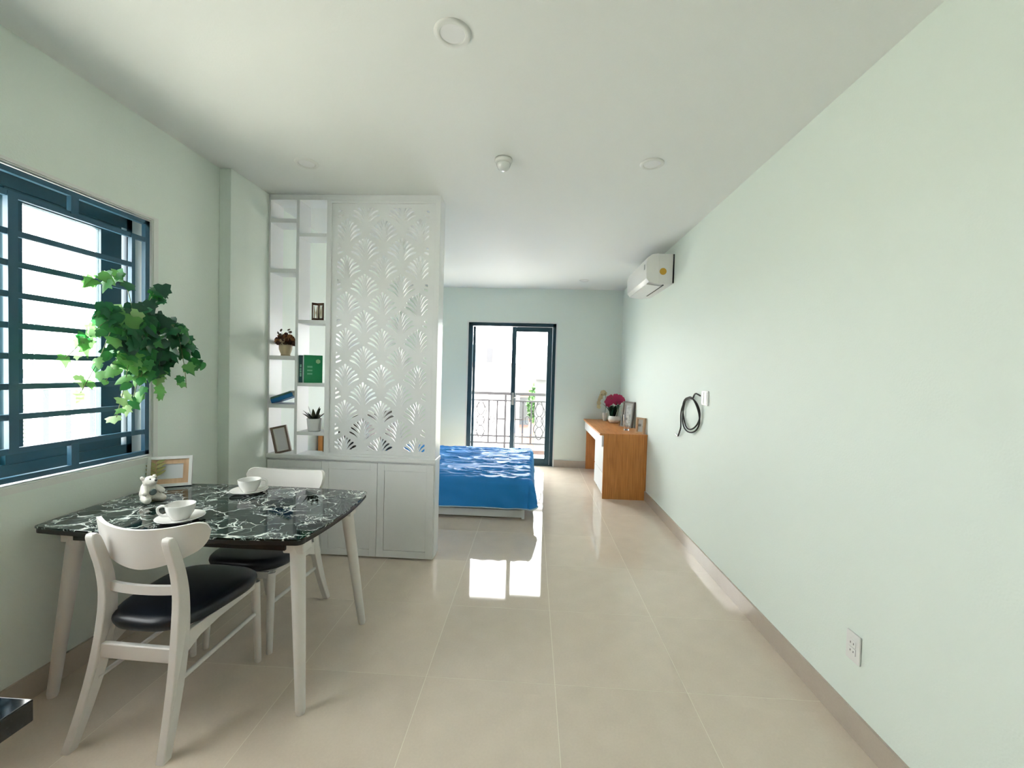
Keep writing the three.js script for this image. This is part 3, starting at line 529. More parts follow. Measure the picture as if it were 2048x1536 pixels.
{
  const g = thing('potted_orchid', 'pale yellow flower spray in a slim white pot behind the crimson orchid', 'plant', [1.085, 0.758, 6.2]);
  obj('pot', lathe([[0.0001, 0], [0.026, 0], [0.036, 0.07], [0.037, 0.12], [0.033, 0.12], [0.03, 0.10], [0.0001, 0.10]], 24), M.porcelain, g);
  obj('stem', tube([V(0, 0.1, 0), V(0.01, 0.3, 0), V(-0.02, 0.42, 0), V(-0.07, 0.36, 0), V(-0.09, 0.23, 0)], 0.003), stemM, g);
  const fg = flowerGeo(0.034, 5, 0.95);
  for (let i = 0; i < 11; i++) { const t = i / 10, f = new THREE.Mesh(fg, creamPetal); f.name = 'flower'; f.position.set(0.0 - 0.10 * t + rr(-0.012, 0.012), 0.40 + 0.05 * Math.sin(t * 3) - 0.20 * t * t, rr(-0.02, 0.03)); f.rotation.set(rr(-0.5, 0.3), rr(-0.8, 0.8), rr(0, 6)); put(f, g); }
}
// ---------------------------------------------------------------- air conditioner, wall fittings
{
  const g = thing('air_conditioner', 'white wall-mounted air conditioner with a round yellow sticker', 'air conditioner', [XR, 2.335, 4.13]);
  const prof = [[-0.001, 0], [-0.10, -0.006], [-0.16, -0.004], [-0.235, 0.014], [-0.259, 0.045], [-0.264, 0.19], [-0.248, 0.245], [-0.21, 0.274], [-0.15, 0.285], [-0.001, 0.285]];
  const ext = (pts, d0, d1, b = 0.004) => { const e = new THREE.ExtrudeGeometry(new THREE.Shape(pts.map((q) => new THREE.Vector2(...q))), { depth: d1 - d0 - 2 * b, bevelEnabled: true, bevelSize: b, bevelThickness: b, bevelSegments: 2, bevelOffset: -b }); e.translate(0, 0, -d1 + b); return BGU.toCreasedNormals(e, 0.5); };
  obj('casing', ext(prof, 0.006, 0.81), M.whiteGloss, g);
  const scaled = prof.map(([x, y]) => [x === -0.001 ? -0.135 : Math.min(-0.135, x - 0.003), y]).filter(([x]) => x <= -0.135);
  obj('front_cover', ext([[-0.15, -0.008], [-0.238, 0.012], [-0.264, 0.045], [-0.27, 0.19], [-0.253, 0.25], [-0.213, 0.279], [-0.15, 0.289]], 0.0, 0.816), M.whiteGloss, g);
  obj('louver', moved(bx(-0.07, 0.07, -0.003, 0.003, 0.05, 0.77, 0.002), -0.178, -0.009, 0, 0, 0, -0.12), M.whiteGloss, g);
  obj('outlet_slot', bx(-0.097, -0.085, -0.0135, -0.002, 0.04, 0.62), M.black, g);
  obj('back_plate', bx(-0.0135, -0.001, 0.004, 0.281, 0.001, 0.006), M.black, g);
  obj('sticker', moved(new THREE.CylinderGeometry(0.033, 0.033, 0.001, 32), -0.105, 0.115, 0.0055, 0, Math.PI / 2), mat(lin(0.55, 0.33, 0.03), 0.4), g).userData.label = 'round yellow sticker';
  obj('display', bx(-0.2715, -0.269, 0.14, 0.19, 0.04, 0.075), mat(lin(0.25, 0.28, 0.27), 0.3), g);
}
{
  const g = thing('switch_plate', 'white wall plate of rocker modules beside the coiled cable', 'wall plate', [XR, 1.217, 3.288]);
  obj('plate', bx(-0.009, -0.001, 0, 0.114, -0.062, 0.062, 0.003), M.whiteGloss, g);
  for (const d of [-0.03, 0.03]) for (let k = 0; k < 3; k++) obj('module', bx(-0.012, -0.009, 0.012 + k * 0.031, 0.041 + k * 0.031, d - 0.017, d + 0.017, 0.0012), M.porcelain, g);
}
{
  const g = thing('power_socket', 'white two-pin wall socket low on the long mint wall', 'socket', [XR, 0.298, 1.733]);
  obj('plate', bx(-0.009, -0.001, 0, 0.116, -0.036, 0.036, 0.003), M.whiteGloss, g);
  const hole = mat(lin(0.12, 0.12, 0.12), 0.7);
  for (const y of [0.042, 0.074]) { obj('module', bx(-0.012, -0.009, y - 0.014, y + 0.014, -0.018, 0.018, 0.0012), M.whiteGloss, g); for (const d of [-0.008, 0.008]) obj('pin_hole', bx(-0.0124, -0.0118, y - 0.004, y + 0.004, d - 0.0018, d + 0.0018), hole, g); }
}
{
  const pts = [V(XR - 0.014, 1.289, 3.352), V(XR - 0.028, 1.303, 3.40), V(XR - 0.022, 1.29, 3.455)];
  for (let i = 0; i <= 46; i++) { const a = 1.35 + i / 46 * (Math.PI * 4 + 1.95), w = (i < 23 ? 0.95 : 1.03) + 0.05 * Math.sin(i * 0.45); pts.push(V(XR - 0.012 - 0.008 * (1 + Math.sin(i * 0.7)), 1.127 + 0.14 * w * Math.sin(a), 3.535 - 0.185 * w * Math.cos(a))); }
  pts.push(V(XR - 0.02, 0.99, 3.74), V(XR - 0.02, 0.945, 3.765), V(XR - 0.02, 0.905, 3.795));
  const g = thing('coiled_cable', 'black cable coiled in loops hanging on the wall', 'cable', [XR, 0.898, 3.53]);
  const shift = (p) => p.clone().sub(V(XR, 0.898, 3.53));
  obj('cable', tube(pts.map(shift), 0.0062, 420, 8), M.rubber, g);
  obj('connector', [bar(shift(V(XR - 0.02, 0.915, 3.793)), shift(V(XR - 0.02, 0.900, 3.81)), 0.006), bar(shift(V(XR - 0.02, 0.901, 3.808)), shift(V(XR - 0.02, 0.912, 3.86)), 0.007)], M.steel, g);
}
// ---------------------------------------------------------------- ceiling fittings
const lensM = mat(lin(0.86, 0.86, 0.86), 0.3), trimM = mat(lin(0.80, 0.81, 0.78), 0.4);
const dl = [['round recessed ceiling downlight above the dining area, nearest the viewer', -0.34, 1.607], ['round recessed ceiling downlight above the shelves of the divider', -1.457, 2.598], ['round recessed ceiling downlight near the long mint wall', 0.684, 2.592], ['round recessed ceiling downlight far back above the desk', 0.674, 5.777]];
for (const [label, x, d] of dl) {
  const g = thing('ceiling_downlight', label, 'ceiling light', [x, H, d], 0, 'ceiling downlights');
  obj('trim_ring', lathe([[0.047, 0.0], [0.047, -0.004], [0.052, -0.009], [0.066, -0.007], [0.071, -0.001], [0.071, 0.0]], 40), trimM, g);
  obj('lens', moved(new THREE.CylinderGeometry(0.047, 0.047, 0.002, 40), 0, -0.003, 0), lensM, g);
}
{
  const g = thing('motion_sensor', 'small round sensor with a clear dome on the ceiling', 'sensor', [-0.21, H, 2.545]);
  obj('housing', lathe([[0.0001, 0], [0.052, 0], [0.053, -0.012], [0.046, -0.03], [0.0001, -0.03]], 36), M.whiteGloss, g);
  const dp = []; for (let i = 0; i <= 10; i++) { const a = i / 10 * Math.PI / 2; dp.push([0.042 * Math.cos(a) + 0.0001, -0.03 - 0.040 * Math.sin(a)]); }
  obj('dome', lathe(dp, 32), mat(lin(0.8, 0.82, 0.8), 0.06, { clearcoat: 1, clearcoatRoughness: 0.03 }), g);
}
// ---------------------------------------------------------------- table ware
function cup(label1, label2, x, d, turn) {
  const s = thing('saucer', label1, 'saucer', [x, 0.75, d], 0, 'white saucers');
  obj('dish', lathe([[0.0001, 0.002], [0.044, 0.002], [0.046, 0], [0.05, 0.0], [0.053, 0.006], [0.089, 0.017], [0.09, 0.0195], [0.087, 0.0195], [0.05, 0.009], [0.0001, 0.007]], 48), M.porcelain, s);
  const c = thing('coffee_cup', label2, 'cup', [x, 0.7575, d], turn, 'white coffee cups');
  c.scale.set(0.88, 0.95, 0.88);
  obj('bowl', lathe([[0.0001, 0.003], [0.030, 0.003], [0.031, 0], [0.036, 0], [0.040, 0.008], [0.054, 0.03], [0.060, 0.05], [0.0625, 0.068], [0.061, 0.069], [0.0588, 0.066], [0.056, 0.05], [0.050, 0.03], [0.036, 0.012], [0.0001, 0.008]], 48), M.porcelain, c);
  obj('handle', tube([V(0.053, 0.058, 0), V(0.075, 0.064, 0), V(0.092, 0.054, 0), V(0.09, 0.034, 0), V(0.072, 0.02, 0), V(0.048, 0.018, 0)], 0.0055, 40, 10), M.porcelain, c);
}
cup('white saucer under the cup nearest the turned chair', 'white coffee cup with its handle towards the viewer', -1.508, 1.725, Math.PI * 1.13);
cup('white saucer near the far edge of the table', 'white coffee cup at the far edge of the table', -1.495, 2.148, 0.35);
{
  const fr = frame('photo_frame', 'white and tan photo frame standing on the marbled table', 'photo frame', [-1.985, 0.75, 2.2], 0.46, { w: 0.2, h: 0.165, t: 0.02, b: 0.016, tilt: 0.16, mb: M.whiteGloss, mm: M.paleWood, matB: 0.026, matM: M.paleWood, mp: paperPale });
  fr.rotation.y = -0.0; fr.rotation.y = 0.48;
  const lv = mat(lin(0.36, 0.34, 0.13), 0.7);
  for (let i = 0; i < 8; i++) { const l = obj('pressed_leaf', bladeGeo(0.05, 0.016, 0.1), lv, fr); l.position.set(-0.064 + 0.004 * (i % 2), 0.055 + i * 0.0105, 0.0135); l.rotation.set(0, 0, (i % 2 ? -1 : 1) * 1.05); }
}
// ---------------------------------------------------------------- small plush bear
{
  const g = thing('plush_bear', 'small white plush polar bear sitting on the marbled table', 'toy bear', [-1.862, 0.75, 1.945], 1.25);
  const N = 52, S = 0.085, mc = new MarchingCubes(N, new THREE.MeshBasicMaterial(), false, false, 60000);
  const caps = [[0, 0.042, -0.004, 0, 0.066, -0.006, 0.036, 0.030], [0, 0.098, 0.004, 0, 0.102, 0.012, 0.027, 0.025], [0, 0.100, 0.026, 0, 0.106, 0.042, 0.016, 0.012], [-0.024, 0.116, -0.004, -0.026, 0.120, -0.006, 0.009, 0.008], [0.024, 0.116, -0.004, 0.026, 0.120, -0.006, 0.009, 0.008],
    [-0.024, 0.068, 0.008, -0.036, 0.052, 0.036, 0.013, 0.012], [0.024, 0.068, 0.008, 0.036, 0.052, 0.036, 0.013, 0.012], [-0.022, 0.022, 0.012, -0.032, 0.018, 0.046, 0.020, 0.016], [0.022, 0.022, 0.012, 0.032, 0.018, 0.046, 0.020, 0.016], [0, 0.026, -0.036, 0, 0.028, -0.042, 0.012, 0.010]];
  const sd = (x, y, z) => {
    let s = 9;
    for (const [ax, ay, az, bx_, by, bz, r0, r1] of caps) {
      const dx = bx_ - ax, dy = by - ay, dz = bz - az, t = clamp(((x - ax) * dx + (y - ay) * dy + (z - az) * dz) / (dx * dx + dy * dy + dz * dz));
      const q = Math.hypot(x - ax - dx * t, y - ay - dy * t, z - az - dz * t) - (r0 + (r1 - r0) * t), k = 0.007, h = clamp(0.5 + 0.5 * (s - q) / k);
      s = s * (1 - h) + q * h - k * h * (1 - h);
    }
    return s + 0.0008 * n3(x * 260, y * 260, z * 260);
  };
  for (let k = 0; k < N; k++) for (let j = 0; j < N; j++) for (let i = 0; i < N; i++) mc.field[k * N * N + j * N + i] = -sd((i / N * 2 - 1) * S, (j / N * 2 - 1) * S + 0.066, (k / N * 2 - 1) * S);
  mc.isolation = 0; mc.update();
  const cnt = mc.count, bg = new THREE.BufferGeometry();
  const pos = new Float32Array(cnt * 3); for (let i = 0; i < cnt; i++) { pos[i * 3] = mc.positionArray[i * 3] * S; pos[i * 3 + 1] = Math.max(0.0005, mc.positionArray[i * 3 + 1] * S + 0.066); pos[i * 3 + 2] = mc.positionArray[i * 3 + 2] * S; }
  bg.setAttribute('position', new THREE.BufferAttribute(pos, 3)); const bg2 = BGU.mergeVertices(bg, 1e-5); bg2.computeVertexNormals();
  obj('body', bg2, mat(lin(0.80, 0.77, 0.70), 0.95, { sheen: 0.6, sheenRoughness: 0.6, sheenColor: lin(0.9, 0.9, 0.85) }), g);
  const sp = (r, x, y, z) => { const s = new THREE.SphereGeometry(r, 14, 10); s.translate(x, y, z); return s; };
  obj('nose', sp(0.0055, 0, 0.112, 0.0525), M.black, g);
  for (const s of [-1, 1]) obj('eye', sp(0.0032, s * 0.012, 0.116, 0.031), M.black, g);
  obj('belly_button', moved(new THREE.CylinderGeometry(0.014, 0.016, 0.005, 24), 0, 0.05, -0.033, 0, Math.PI / 2), mat(lin(0.10, 0.13, 0.14), 0.4), g).userData.label = 'round grey badge';
}
// ---------------------------------------------------------------- things on the divider shelves
{
  const g = thing('dried_flower_pot', 'cream pot of brown dried flowers on the shelf', 'flower pot', [-1.893, 1.511, 3.115]);
  const cream = mat(lin(0.58, 0.47, 0.30), 0.5);
  obj('pot', lathe([[0.0001, 0], [0.034, 0], [0.032, 0.014], [0.036, 0.022], [0.046, 0.05], [0.047, 0.084], [0.043, 0.084], [0.04, 0.06], [0.0001, 0.06]], 28), cream, g);
  const fb = mat(lin(0.075, 0.028, 0.014), 0.8), ft = mat(lin(0.34, 0.15, 0.06), 0.8), fc = mat(lin(0.52, 0.40, 0.25), 0.8), st = mat(lin(0.10, 0.07, 0.035), 0.8);
  const stems = []; const fg = flowerGeo(0.021, 6, 0.8);
  for (let i = 0; i < 120; i++) {
    const a = rr(0, 6.28), e = Math.sqrt(rnd()), tall = i < 7, x = Math.cos(a) * e * 0.08, z = Math.sin(a) * e * 0.055, y = 0.082 + 0.088 * (1 - e * e * 0.75) * Math.sqrt(rnd()) + rr(-0.006, 0.008) + (tall ? 0.05 : 0);
    if (i < 40) stems.push(tube([V(0, 0.06, 0), V(x * 0.5, y * 0.7, -z * 0.5), V(x, y, -z)], 0.0011, 6, 4));
    const f = new THREE.Mesh(fg, tall ? st : [fb, fb, ft, fb, fc, fb, ft, x < -0.03 ? fc : fb][i % 8]); f.name = 'flower_head';
    f.position.set(x, y, z); const s = tall ? 0.6 : rr(0.55, 1.0); f.scale.set(s, s, s); f.rotation.set(rr(-1.1, 0.5), rr(-1.2, 1.2), rr(0, 6)); put(f, g);
  }
  obj('stem', stems, st, g);
}
function book(label, at, turn, [w, h, t], cm, roll = 0, extra) {        // spine on -z side? local: width x, height y, thickness z; spine at -x
  const g = thing('book', label, 'book', at, turn, 'books on the divider'); g.rotation.order = 'YXZ'; g.rotation.z = roll;
  const c = 0.0018, L = (x0, x1, y0, y1, z0, z1) => bx(x0, x1, y0, y1, -z1, -z0);
  obj('cover', [L(0, w, 0, h, t / 2 - c, t / 2), L(0, w, 0, h, -t / 2, -t / 2 + c), L(0, c, 0, h, -t / 2, t / 2)], cm, g);
  obj('pages', L(c, w - 0.004, 0.003, h - 0.003, -t / 2 + c, t / 2 - c), mat(lin(0.74, 0.70, 0.6), 0.8), g);
  if (extra) extra(g, L);
  return g;
}
const teal = mat(lin(0.004, 0.075, 0.075), 0.4), green = mat(lin(0.0, 0.26, 0.085), 0.4), paleGreen = mat(lin(0.16, 0.52, 0.32), 0.4), mint = mat(lin(0.32, 0.72, 0.55), 0.5);
book('dark teal book with pale spine lettering standing on the shelf', [-1.7475, 1.311, 3.072], Math.PI / 2 + 0.04, [0.135, 0.207, 0.028], teal, 0, (g, L) => {
  for (const [a, b] of [[0.116, 0.138], [0.096, 0.110], [0.078, 0.093], [0.046, 0.074]]) obj('lettering', L(-0.0006, 0, a, b, -0.006, 0.006), mint, g);
});
book('green book with a pale spine and emblem on its cover, next to the teal book', [-1.722, 1.311, 3.07], 0.72, [0.128, 0.21, 0.03], green, 0, (g, L) => {
  obj('spine', L(-0.0007, 0, 0.0, 0.21, -0.015, 0.015), paleGreen, g);
  for (const [a, b] of [[0.115, 0.128], [0.088, 0.1], [0.062, 0.075]]) obj('lettering', L(0.02, 0.056, a, b, 0.015, 0.0155), paleGreen, g);
  obj('emblem', moved(new THREE.CylinderGeometry(0.018, 0.018, 0.0006, 6), 0.096, 0.163, -0.0152, 0, Math.PI / 2), mat(lin(0.40, 0.66, 0.36), 0.5), g);
});
{
  const mk = (label, cm, x, y, tilt, t, len) => { const b = book(label, [x, y, 3.135], 0, [len, 0.028, 0.12], cm, tilt); return b; };
  const blue = mat(lin(0.008, 0.16, 0.42), 0.35), olive = mat(lin(0.10, 0.26, 0.20), 0.4);
  // two books lying spine out, propped at a slant
  for (const [label, cm, x, y, a, len, th] of [['blue book lying at a slant on the shelf, under the green one', blue, -1.975, 1.1475, 0.34, 0.178, 0.03], ['green book lying on top of the slanting blue book', olive, -1.986, 1.1765, 0.34, 0.17, 0.014]]) {
    const g = thing('book', label, 'book', [x, y, 3.14], 0, 'books on the divider'); g.rotation.z = a;
    const c = 0.002;
    obj('cover', [bx(0, len, 0, c, -0.062, 0.062), bx(0, len, th - c, th, -0.062, 0.062), bx(0, len, 0, th, -0.062, -0.060)], cm, g);
    obj('pages', bx(0.003, len - 0.003, c, th - c, -0.06, 0.058), mat(lin(0.74, 0.70, 0.6), 0.8), g);
  }
}
frame('photo_frame', 'brown-edged photo frame leaning on the lowest shelf by the pier', 'photo frame', [-1.884, 0.772, 3.10], 0.22, { w: 0.115, h: 0.205, t: 0.022, b: 0.015, tilt: 0.05, roll: 0.22, mb: mat(lin(0.20, 0.15, 0.115), 0.5), mm: M.darkWood, matB: 0.008, matM: M.whiteGloss, mp: mat(lin(0.84, 0.84, 0.88), 0.12) });
{
  const g = thing('carved_screen', 'small carved wooden folding ornament on the upper shelf', 'ornament', [-1.637, 1.783, 3.11]);
  const dark = mat(lin(0.11, 0.06, 0.03), 0.6), ivory = mat(lin(0.70, 0.64, 0.48), 0.7);
  for (const [x, turn, w] of [[-0.021, 0.75, 0.055], [0.02, -0.35, 0.052]]) {
    const p = obj('panel', [bx(-w / 2, -w / 2 + 0.008, 0, 0.135, -0.004, 0.004), bx(w / 2 - 0.008, w / 2, 0, 0.135, -0.004, 0.004), bx(-w / 2, w / 2, 0, 0.02, -0.004, 0.004), bx(-w / 2, w / 2, 0.118, 0.135, -0.004, 0.004)], dark, g);
    p.position.x = x; p.rotation.y = turn;
    for (const s of [-1, 1]) obj('carved_figure', [bar(V(s * 0.010, 0.02, 0), V(s * 0.008, 0.062, 0), 0.004, 0.008, 8), bar(V(s * 0.008, 0.06, 0), V(s * 0.012, 0.112, 0), 0.008, 0.0025, 8)], ivory, p);
  }
}
{
  const g = thing('snake_plant', 'dark green succulent in a white pot on the shelf', 'plant', [-1.66, 0.941, 3.115]);
  obj('pot', lathe([[0.0001, 0], [0.044, 0], [0.046, 0.01], [0.053, 0.092], [0.054, 0.098], [0.048, 0.098], [0.046, 0.085], [0.0001, 0.085]], 32), M.white, g);
  const m1 = mat(lin(0.018, 0.03, 0.016), 0.4), m2 = mat(lin(0.05, 0.055, 0.025), 0.45);
  for (let i = 0; i < 11; i++) { const a = i * 2.4 + 0.3, l = obj('leaf', bladeGeo(rr(0.085, 0.125), 0.03, rr(0.15, 0.4), 0.5), i % 3 ? m1 : m2, g); l.rotation.order = 'YXZ'; l.position.set(Math.sin(a) * 0.012, 0.085, Math.cos(a) * 0.012); l.rotation.set(i < 4 ? 0.12 : rr(0.35, 0.8), a, 0); if (Math.abs(Math.cos(a)) > 0.75 && i >= 4) l.scale.setScalar(0.8); }
}
frame('photo_frame', 'pale wooden photo frame tucked behind the succulent pot', 'photo frame', [-1.585, 0.941, 3.17], -0.9, { w: 0.05, h: 0.135, t: 0.014, b: 0.01, mb: M.paleWood, mm: M.darkWood, mp: sketch });
book('brown book standing on the cupboard ledge under the succulent', [-1.633, 0.768, 3.205], 0.0, [0.045, 0.122, 0.02], mat(lin(0.22, 0.10, 0.03), 0.5));
book('cream book standing beside the brown book on the cupboard ledge', [-1.585, 0.768, 3.205], 0.0, [0.026, 0.13, 0.02], mat(lin(0.62, 0.45, 0.31), 0.6));

// ---------------------------------------------------------------- ivy hanging at the grille
{
  const C = [-1.985, 1.60, 1.99], g = thing('hanging_ivy', 'trailing green ivy hanging from the window grille', 'plant', C);
  const potM = mat(lin(0.05, 0.10, 0.06), 0.7);
  const dy = -0.05;
  obj('pot', moved(lathe([[0.0001, -0.05], [0.04, -0.05], [0.058, 0.03], [0.05, 0.03], [0.036, -0.03], [0.0001, -0.03]], 20), 0, dy, 0), potM, g);
  obj('hook', tube([V(-0.1, 0.05, 0.0), V(-0.08, 0.1, 0.0), V(-0.03, 0.08, 0.0), V(-0.045, dy + 0.03, 0.0)], 0.003), M.steel, g);
  const leafShape = (kind) => {
    const half = kind === 0 ? [[0, -0.30], [0.16, -0.40], [0.42, -0.26], [0.36, -0.06], [0.52, 0.16], [0.26, 0.22], [0.14, 0.48], [0, 0.78]] : kind === 1 ? [[0, -0.3], [0.2, -0.4], [0.48, -0.3], [0.38, 0], [0.44, 0.24], [0.22, 0.3], [0, 0.62]] : [[0, -0.34], [0.18, -0.36], [0.32, -0.16], [0.31, 0.14], [0.18, 0.42], [0, 0.66]];
    const out = [...half, ...half.slice(1, -1).reverse().map(([x, y]) => [-x, y])];
    const P = [0, 0, 0.05], idx = [];
    for (const [x, y] of out) P.push(x, y, 0.05 - 0.22 * Math.abs(x) - 0.18 * y * y);
    for (let i = 0; i < out.length; i++) idx.push(0, 1 + i, 1 + (i + 1) % out.length);
    const q = new THREE.BufferGeometry(); q.setAttribute('position', new THREE.Float32BufferAttribute(P, 3)); q.setIndex(idx); q.computeVertexNormals(); return q;
  };
  const geos = [0, 1, 2].map(leafShape);
  const lm = (r, gg, b, tr) => mat(lin(r, gg, b), 0.5, { transmission: tr, thickness: 0 });
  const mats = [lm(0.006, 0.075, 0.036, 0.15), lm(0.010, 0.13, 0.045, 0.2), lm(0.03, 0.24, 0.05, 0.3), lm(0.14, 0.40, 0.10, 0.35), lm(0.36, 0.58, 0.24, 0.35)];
  const leaf = (x, y, d, s, m, face = 0.35) => {
    const o = new THREE.Mesh(geos[Math.floor(rnd() * 3)], mats[m]); o.name = 'leaf';
    o.position.set(x - C[0], y - C[1], -(d - C[2])); o.scale.setScalar(s);
    o.rotation.order = 'YXZ'; o.rotation.set(rr(-1.0, 0.5), 0.75 + rr(-1.1, 1.1), Math.PI + rr(-0.9, 0.9)); put(o, g);
  };
  const vines = [[-1.97, 1.44, 1.67, 12, 4], [-1.96, 1.29, 1.72, 13, 4], [-1.94, 1.14, 1.85, 13, 4], [-1.84, 1.40, 2.2, 12, 2], [-1.86, 1.30, 2.16, 9, 3], [-1.93, 1.25, 2.06, 12, 3], [-1.97, 1.77, 1.74, 11, 4], [-1.93, 1.74, 2.06, 10, 1], [-1.90, 1.48, 2.2, 12, 1], [-1.95, 1.20, 1.94, 12, 3], [-1.95, 1.62, 1.75, 11, 2], [-1.92, 1.36, 1.96, 14, 3], [-1.95, 1.34, 1.82, 14, 3]];
  const stems = [];
  for (const [x, y, d, n, tone] of vines) {
    const a = V(C[0] + 0.02, C[1] + dy + 0.02, C[2]), b = V((x + C[0]) / 2 + 0.05, Math.max(y, C[1] - 0.02) + 0.05, (d + C[2]) / 2), e = V(x, y, d);
    const cv = new THREE.CatmullRomCurve3([a, b, e.clone().lerp(b, 0.35).add(new THREE.Vector3(0.015, 0.02, 0)), e]);
    const sg = new THREE.TubeGeometry(cv, 16, 0.0018, 5); sg.translate(-C[0], -C[1], C[2]); stems.push(sg);
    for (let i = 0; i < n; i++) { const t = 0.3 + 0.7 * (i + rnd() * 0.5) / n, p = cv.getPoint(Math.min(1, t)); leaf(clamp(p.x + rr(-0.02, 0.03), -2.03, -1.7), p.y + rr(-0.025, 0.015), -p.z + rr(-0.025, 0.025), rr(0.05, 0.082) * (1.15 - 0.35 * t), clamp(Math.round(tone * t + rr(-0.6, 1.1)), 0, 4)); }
  }
  obj('vine', stems, mat(lin(0.16, 0.2, 0.09), 0.7), g);
  for (let i = 0; i < 130; i++) {                                     // dense heart of the plant
    const a = rr(0, 6.283), e = Math.sqrt(rnd()), d = C[2] + 0.0 + Math.cos(a) * e * 0.19, y = 1.545 + Math.sin(a) * e * 0.175, x = -1.965 + rr(0, 0.13) * (1 - e * 0.5);
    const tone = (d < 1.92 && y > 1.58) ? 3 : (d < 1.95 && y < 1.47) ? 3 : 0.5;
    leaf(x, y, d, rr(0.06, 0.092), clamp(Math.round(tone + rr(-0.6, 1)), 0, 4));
  }
}
// ---------------------------------------------------------------- kitchen counter corner beside the viewer
{
  const g = thing('kitchen_counter', 'polished black granite counter on a brown cabinet, at the frame corner', 'counter', [-1.49, 0, 0.4]);
  const L = (x0, x1, y0, y1, d0, d1, r = 0.002) => bx(x0 + 1.49, x1 + 1.49, y0, y1, d0 - 0.4, d1 - 0.4, r);
  obj('worktop', L(-2.066, -0.91, 0.758, 0.80, 0.1, 0.718, 0.003), M.granite, g);
  obj('cabinet_body', L(-2.05, -0.95, 0.09, 0.758, 0.12, 0.68), M.wood, g);
  obj('plinth', L(-2.05, -0.99, 0, 0.09, 0.15, 0.65), M.black, g);
  for (let k = 0; k < 2; k++) { const dr = obj('cabinet_door', L(-2.04 + k * 0.545, -1.5 + k * 0.545, 0.1, 0.75, 0.68, 0.698), M.wood, g); obj('handle', L(-1.83 + k * 0.545, -1.71 + k * 0.545, 0.71, 0.722, 0.698, 0.715), M.steel, dr); }
}
// ---------------------------------------------------------------- town outside
const facade = (r, g, b) => mat(lin(r, g, b), 0.85), winDark = mat(lin(0.02, 0.022, 0.025), 0.4);
struct('ground', bx(-600, 600, -16.5, -16, -600, 600), facade(0.42, 0.41, 0.37), 'town ground far below the windows', 'ground');
function building(label, x, d, w, t, y1, m, turn = 0, nx = 0, ny = 0, group) {
  const g = thing('building', label, 'building', [x, -16, d], turn, group);
  obj('wall', bx(-w / 2, w / 2, 0, y1 + 16, -t / 2, t / 2), m, g);
  const px = w / nx, py = Math.min(3.3, (y1 + 16) / ny);
  for (let i = 0; i < nx; i++) for (let j = 0; j < ny; j++) obj('window', bx(-w / 2 + (i + 0.25) * px, -w / 2 + (i + 0.75) * px, y1 + 16 - (j + 0.75) * py, y1 + 16 - (j + 0.3) * py, -t / 2 - 0.05, -t / 2 + 0.02), winDark, g);
  return g;
}
// seen through the balcony door
{ const b = building('long white building with a flat roof straight outside the balcony door', -3.72, 19, 6.2, 5, 1.66, facade(0.76, 0.75, 0.73));
  obj('roof_edge', bx(-3.25, 3.25, 17.62, 17.8, -2.75, 2.6), facade(0.09, 0.07, 0.06), b); }
{ const b = building('grey rooftop block beside the door glass', 0.62, 16.5, 0.95, 2, 2.06, facade(0.075, 0.077, 0.08)); obj('canopy', bx(-0.55, 0.5, 17.2, 17.3, -1.3, 1), facade(0.06, 0.06, 0.065), b); }
building('pale low house with a red roof line between the trees', 0.2, 24, 2.6, 3, 1.1, facade(0.14, 0.07, 0.055), 0, 2, 1);
building('cream banded tower behind the white building', -3.05, 30, 0.8, 1, 4.1, facade(0.12, 0.10, 0.085), 0, 1, 3);
{ const g = thing('water_tank', 'pale blue rooftop water tank behind the white building', 'water tank', [-3.1, 1.66, 23]);
  obj('tank', moved(new THREE.CylinderGeometry(0.33, 0.33, 0.95, 20), 0, 0.77, 0), facade(0.035, 0.08, 0.10), g); obj('stand', bx(-0.3, 0.3, -17.66, 0.3, -0.3, 0.3), facade(0.4, 0.4, 0.4), g); }
{ const g = thing('antenna_mast', 'thin antenna mast rising over the white roof', 'antenna', [-1.75, 1.66, 20]); obj('pole', bar(V(0, 0, 0), V(0, 0.75, 0), 0.012), facade(0.3, 0.3, 0.3), g); }
{ // tree
  const g = thing('garden_tree', 'leafy green tree seen through the balcony door glass', 'tree', [0.2, -16, 20]);
  obj('trunk', bar(V(0, 0, 0), V(0, 16, 0), 0.2, 0.07), facade(0.12, 0.09, 0.06), g);
  const lg = petalGeo(0.16, 0.11), inst = new THREE.InstancedMesh(lg, mat(lin(0.05, 0.14, 0.035), 0.6, { transmission: 0.25, thickness: 0 }), 1500), m4 = new THREE.Matrix4(), e = new THREE.Euler(), q = new THREE.Quaternion();
  for (let i = 0; i < 1500; i++) { const a = rr(0, 6.28), b = Math.acos(rr(-1, 1)), r = Math.cbrt(rnd()); e.set(rr(0, 6), rr(0, 6), rr(0, 6)); q.setFromEuler(e); m4.compose(new THREE.Vector3(Math.sin(b) * Math.cos(a) * r * 0.38, 15.95 + Math.cos(b) * r * 0.9, Math.sin(b) * Math.sin(a) * r * 0.5), q, new THREE.Vector3(1, 1, 1)); inst.setMatrixAt(i, m4); }
  inst.name = 'foliage'; inst.userData.kind = 'stuff'; put(inst, g);
}
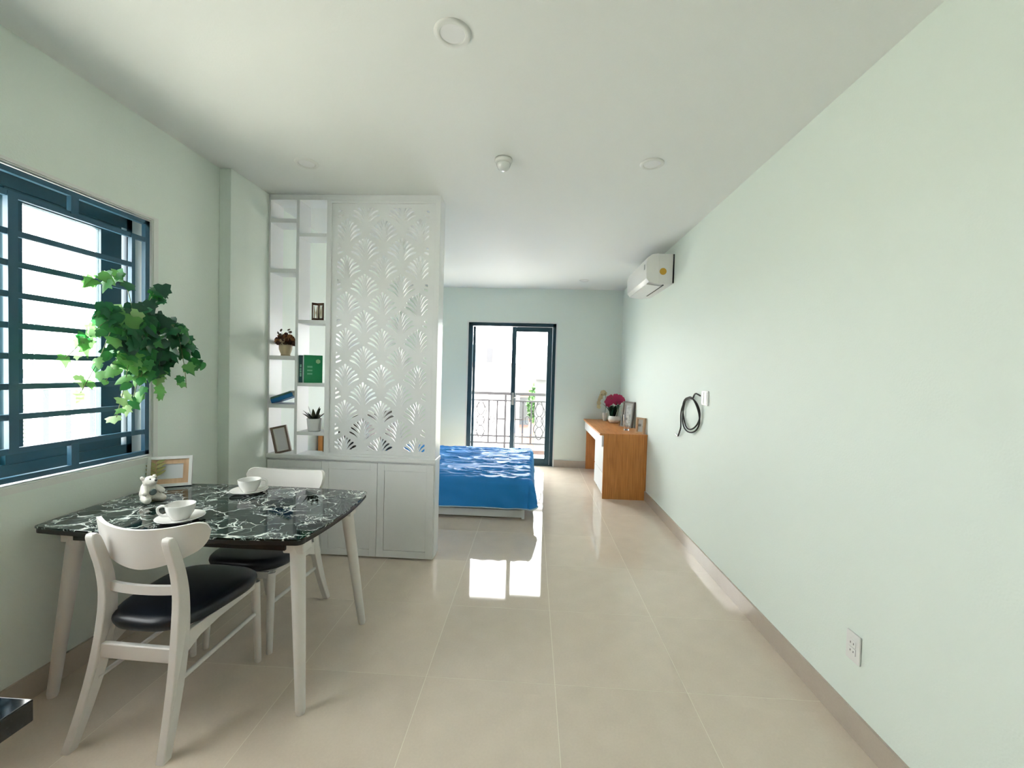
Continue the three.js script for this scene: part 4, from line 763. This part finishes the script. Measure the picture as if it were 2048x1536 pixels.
// seen through the barred window
{
  const A = new THREE.Vector3(-11.3, -1.1, -8.5), B = new THREE.Vector3(-10.35, -1.1, -9.9), L = A.distanceTo(B), turn = -Math.atan2(B.z - A.z, B.x - A.x);
  const g = thing('louver_fence', 'white slatted rooftop fence outside the barred window', 'fence', [A.x, A.y, -A.z], turn);
  const sm = facade(0.30, 0.30, 0.31), pm = facade(0.026, 0.030, 0.036), hgt = 1.85;
  const edges = [-1.1, 0.0, 0.52, 0.87, 1.27, 1.8];
  for (const x of edges) obj('post', bx(x - 0.045, x + 0.045, 0, hgt, -0.04, 0.04), pm, g);
  for (let k = 0; k < edges.length - 1; k++) { const gs = []; for (let y = 0.05; y < hgt - 0.04; y += 0.088) gs.push(moved(bx(edges[k] + 0.045, edges[k + 1] - 0.045, -0.022, 0.022, -0.004, 0.004), 0, y, 0)); obj('slat_panel', gs, sm, g).userData.kind = 'stuff'; }
  obj('top_rail', bx(-1.1, 1.8, hgt, hgt + 0.05, -0.045, 0.045), sm, g);
  const r = thing('rooftop', 'pale flat roof that carries the slatted fence', 'building', [-12.6, -16, 10.2], turn);
  obj('wall', bx(-4, 3.4, 0, 14.9, -1.9, 2.6), facade(0.03, 0.031, 0.034), r);
}
building('plain white box building just above the slatted fence', -17.6, 15.4, 2.6, 3, 0.55, facade(0.85, 0.85, 0.85), 0.87);
building('grey-green shed roof beyond the slatted fence', -24, 19, 5, 4, -0.6, facade(0.03, 0.036, 0.03), 0.87);
{ const tw = [[30, 46, 664], [47, 57, 668], [58, 68, 667], [69, 84, 670]], nm = ['leftmost pale tower of the far skyline', 'second pale tower from the window mullion on the skyline', 'third pale tower from the window mullion on the skyline', 'fourth and rightmost pale tower of the far skyline'];
  // distances far out; direction from camera by bearing
  const bear = (px) => { const t = (px - 28) / (190 - 28); return -1.317 + t * (1.317 - 1.101); };
  tw.forEach(([a, b, top], i) => { const d = 210, x0 = bear(a) * d, x1 = bear(b) * d; const b2 = building(nm[i], (x0 + x1) / 2, d, (x1 - x0) * 0.5, 0.8, 25 - (top - 664) * 0.5, facade(0.085, 0.09, 0.098), 0.87, 0, 0, 'far towers'); obj('facade_strip', bx(-0.35, 0.35, 0, 38, -0.8, -0.6), facade(0.065, 0.068, 0.076), b2); });
  let i = 0;
  for (const [d, w] of [[42, 1.5], [62, 2.2], [88, 3.1], [120, 3.6]]) for (const px of [10, 48, 86, 124, 162]) {
    const hue = i++ % 4, row = { 42: 'first', 62: 'second', 88: 'third', 120: 'last' }[d], col = ['pale grey', 'brown roofed', 'white', 'dull green'][hue];
    building(`${col} house at ${px < 20 ? 'the mullion end' : px < 60 ? 'a quarter' : px < 100 ? 'the middle' : px < 140 ? 'three quarters' : 'the ivy end'} of the ${row} town row`, bear(px + rr(-2, 2)) * d, d + rr(-2, 2), w, w, rr(-0.055, -0.012) * d, facade(...[[0.10, 0.098, 0.094], [0.09, 0.07, 0.056], [0.6, 0.6, 0.6], [0.05, 0.075, 0.05]][hue]), 0.87, 0, 0, 'houses of the far town');
  }
}
renderer.render(scene, camera);
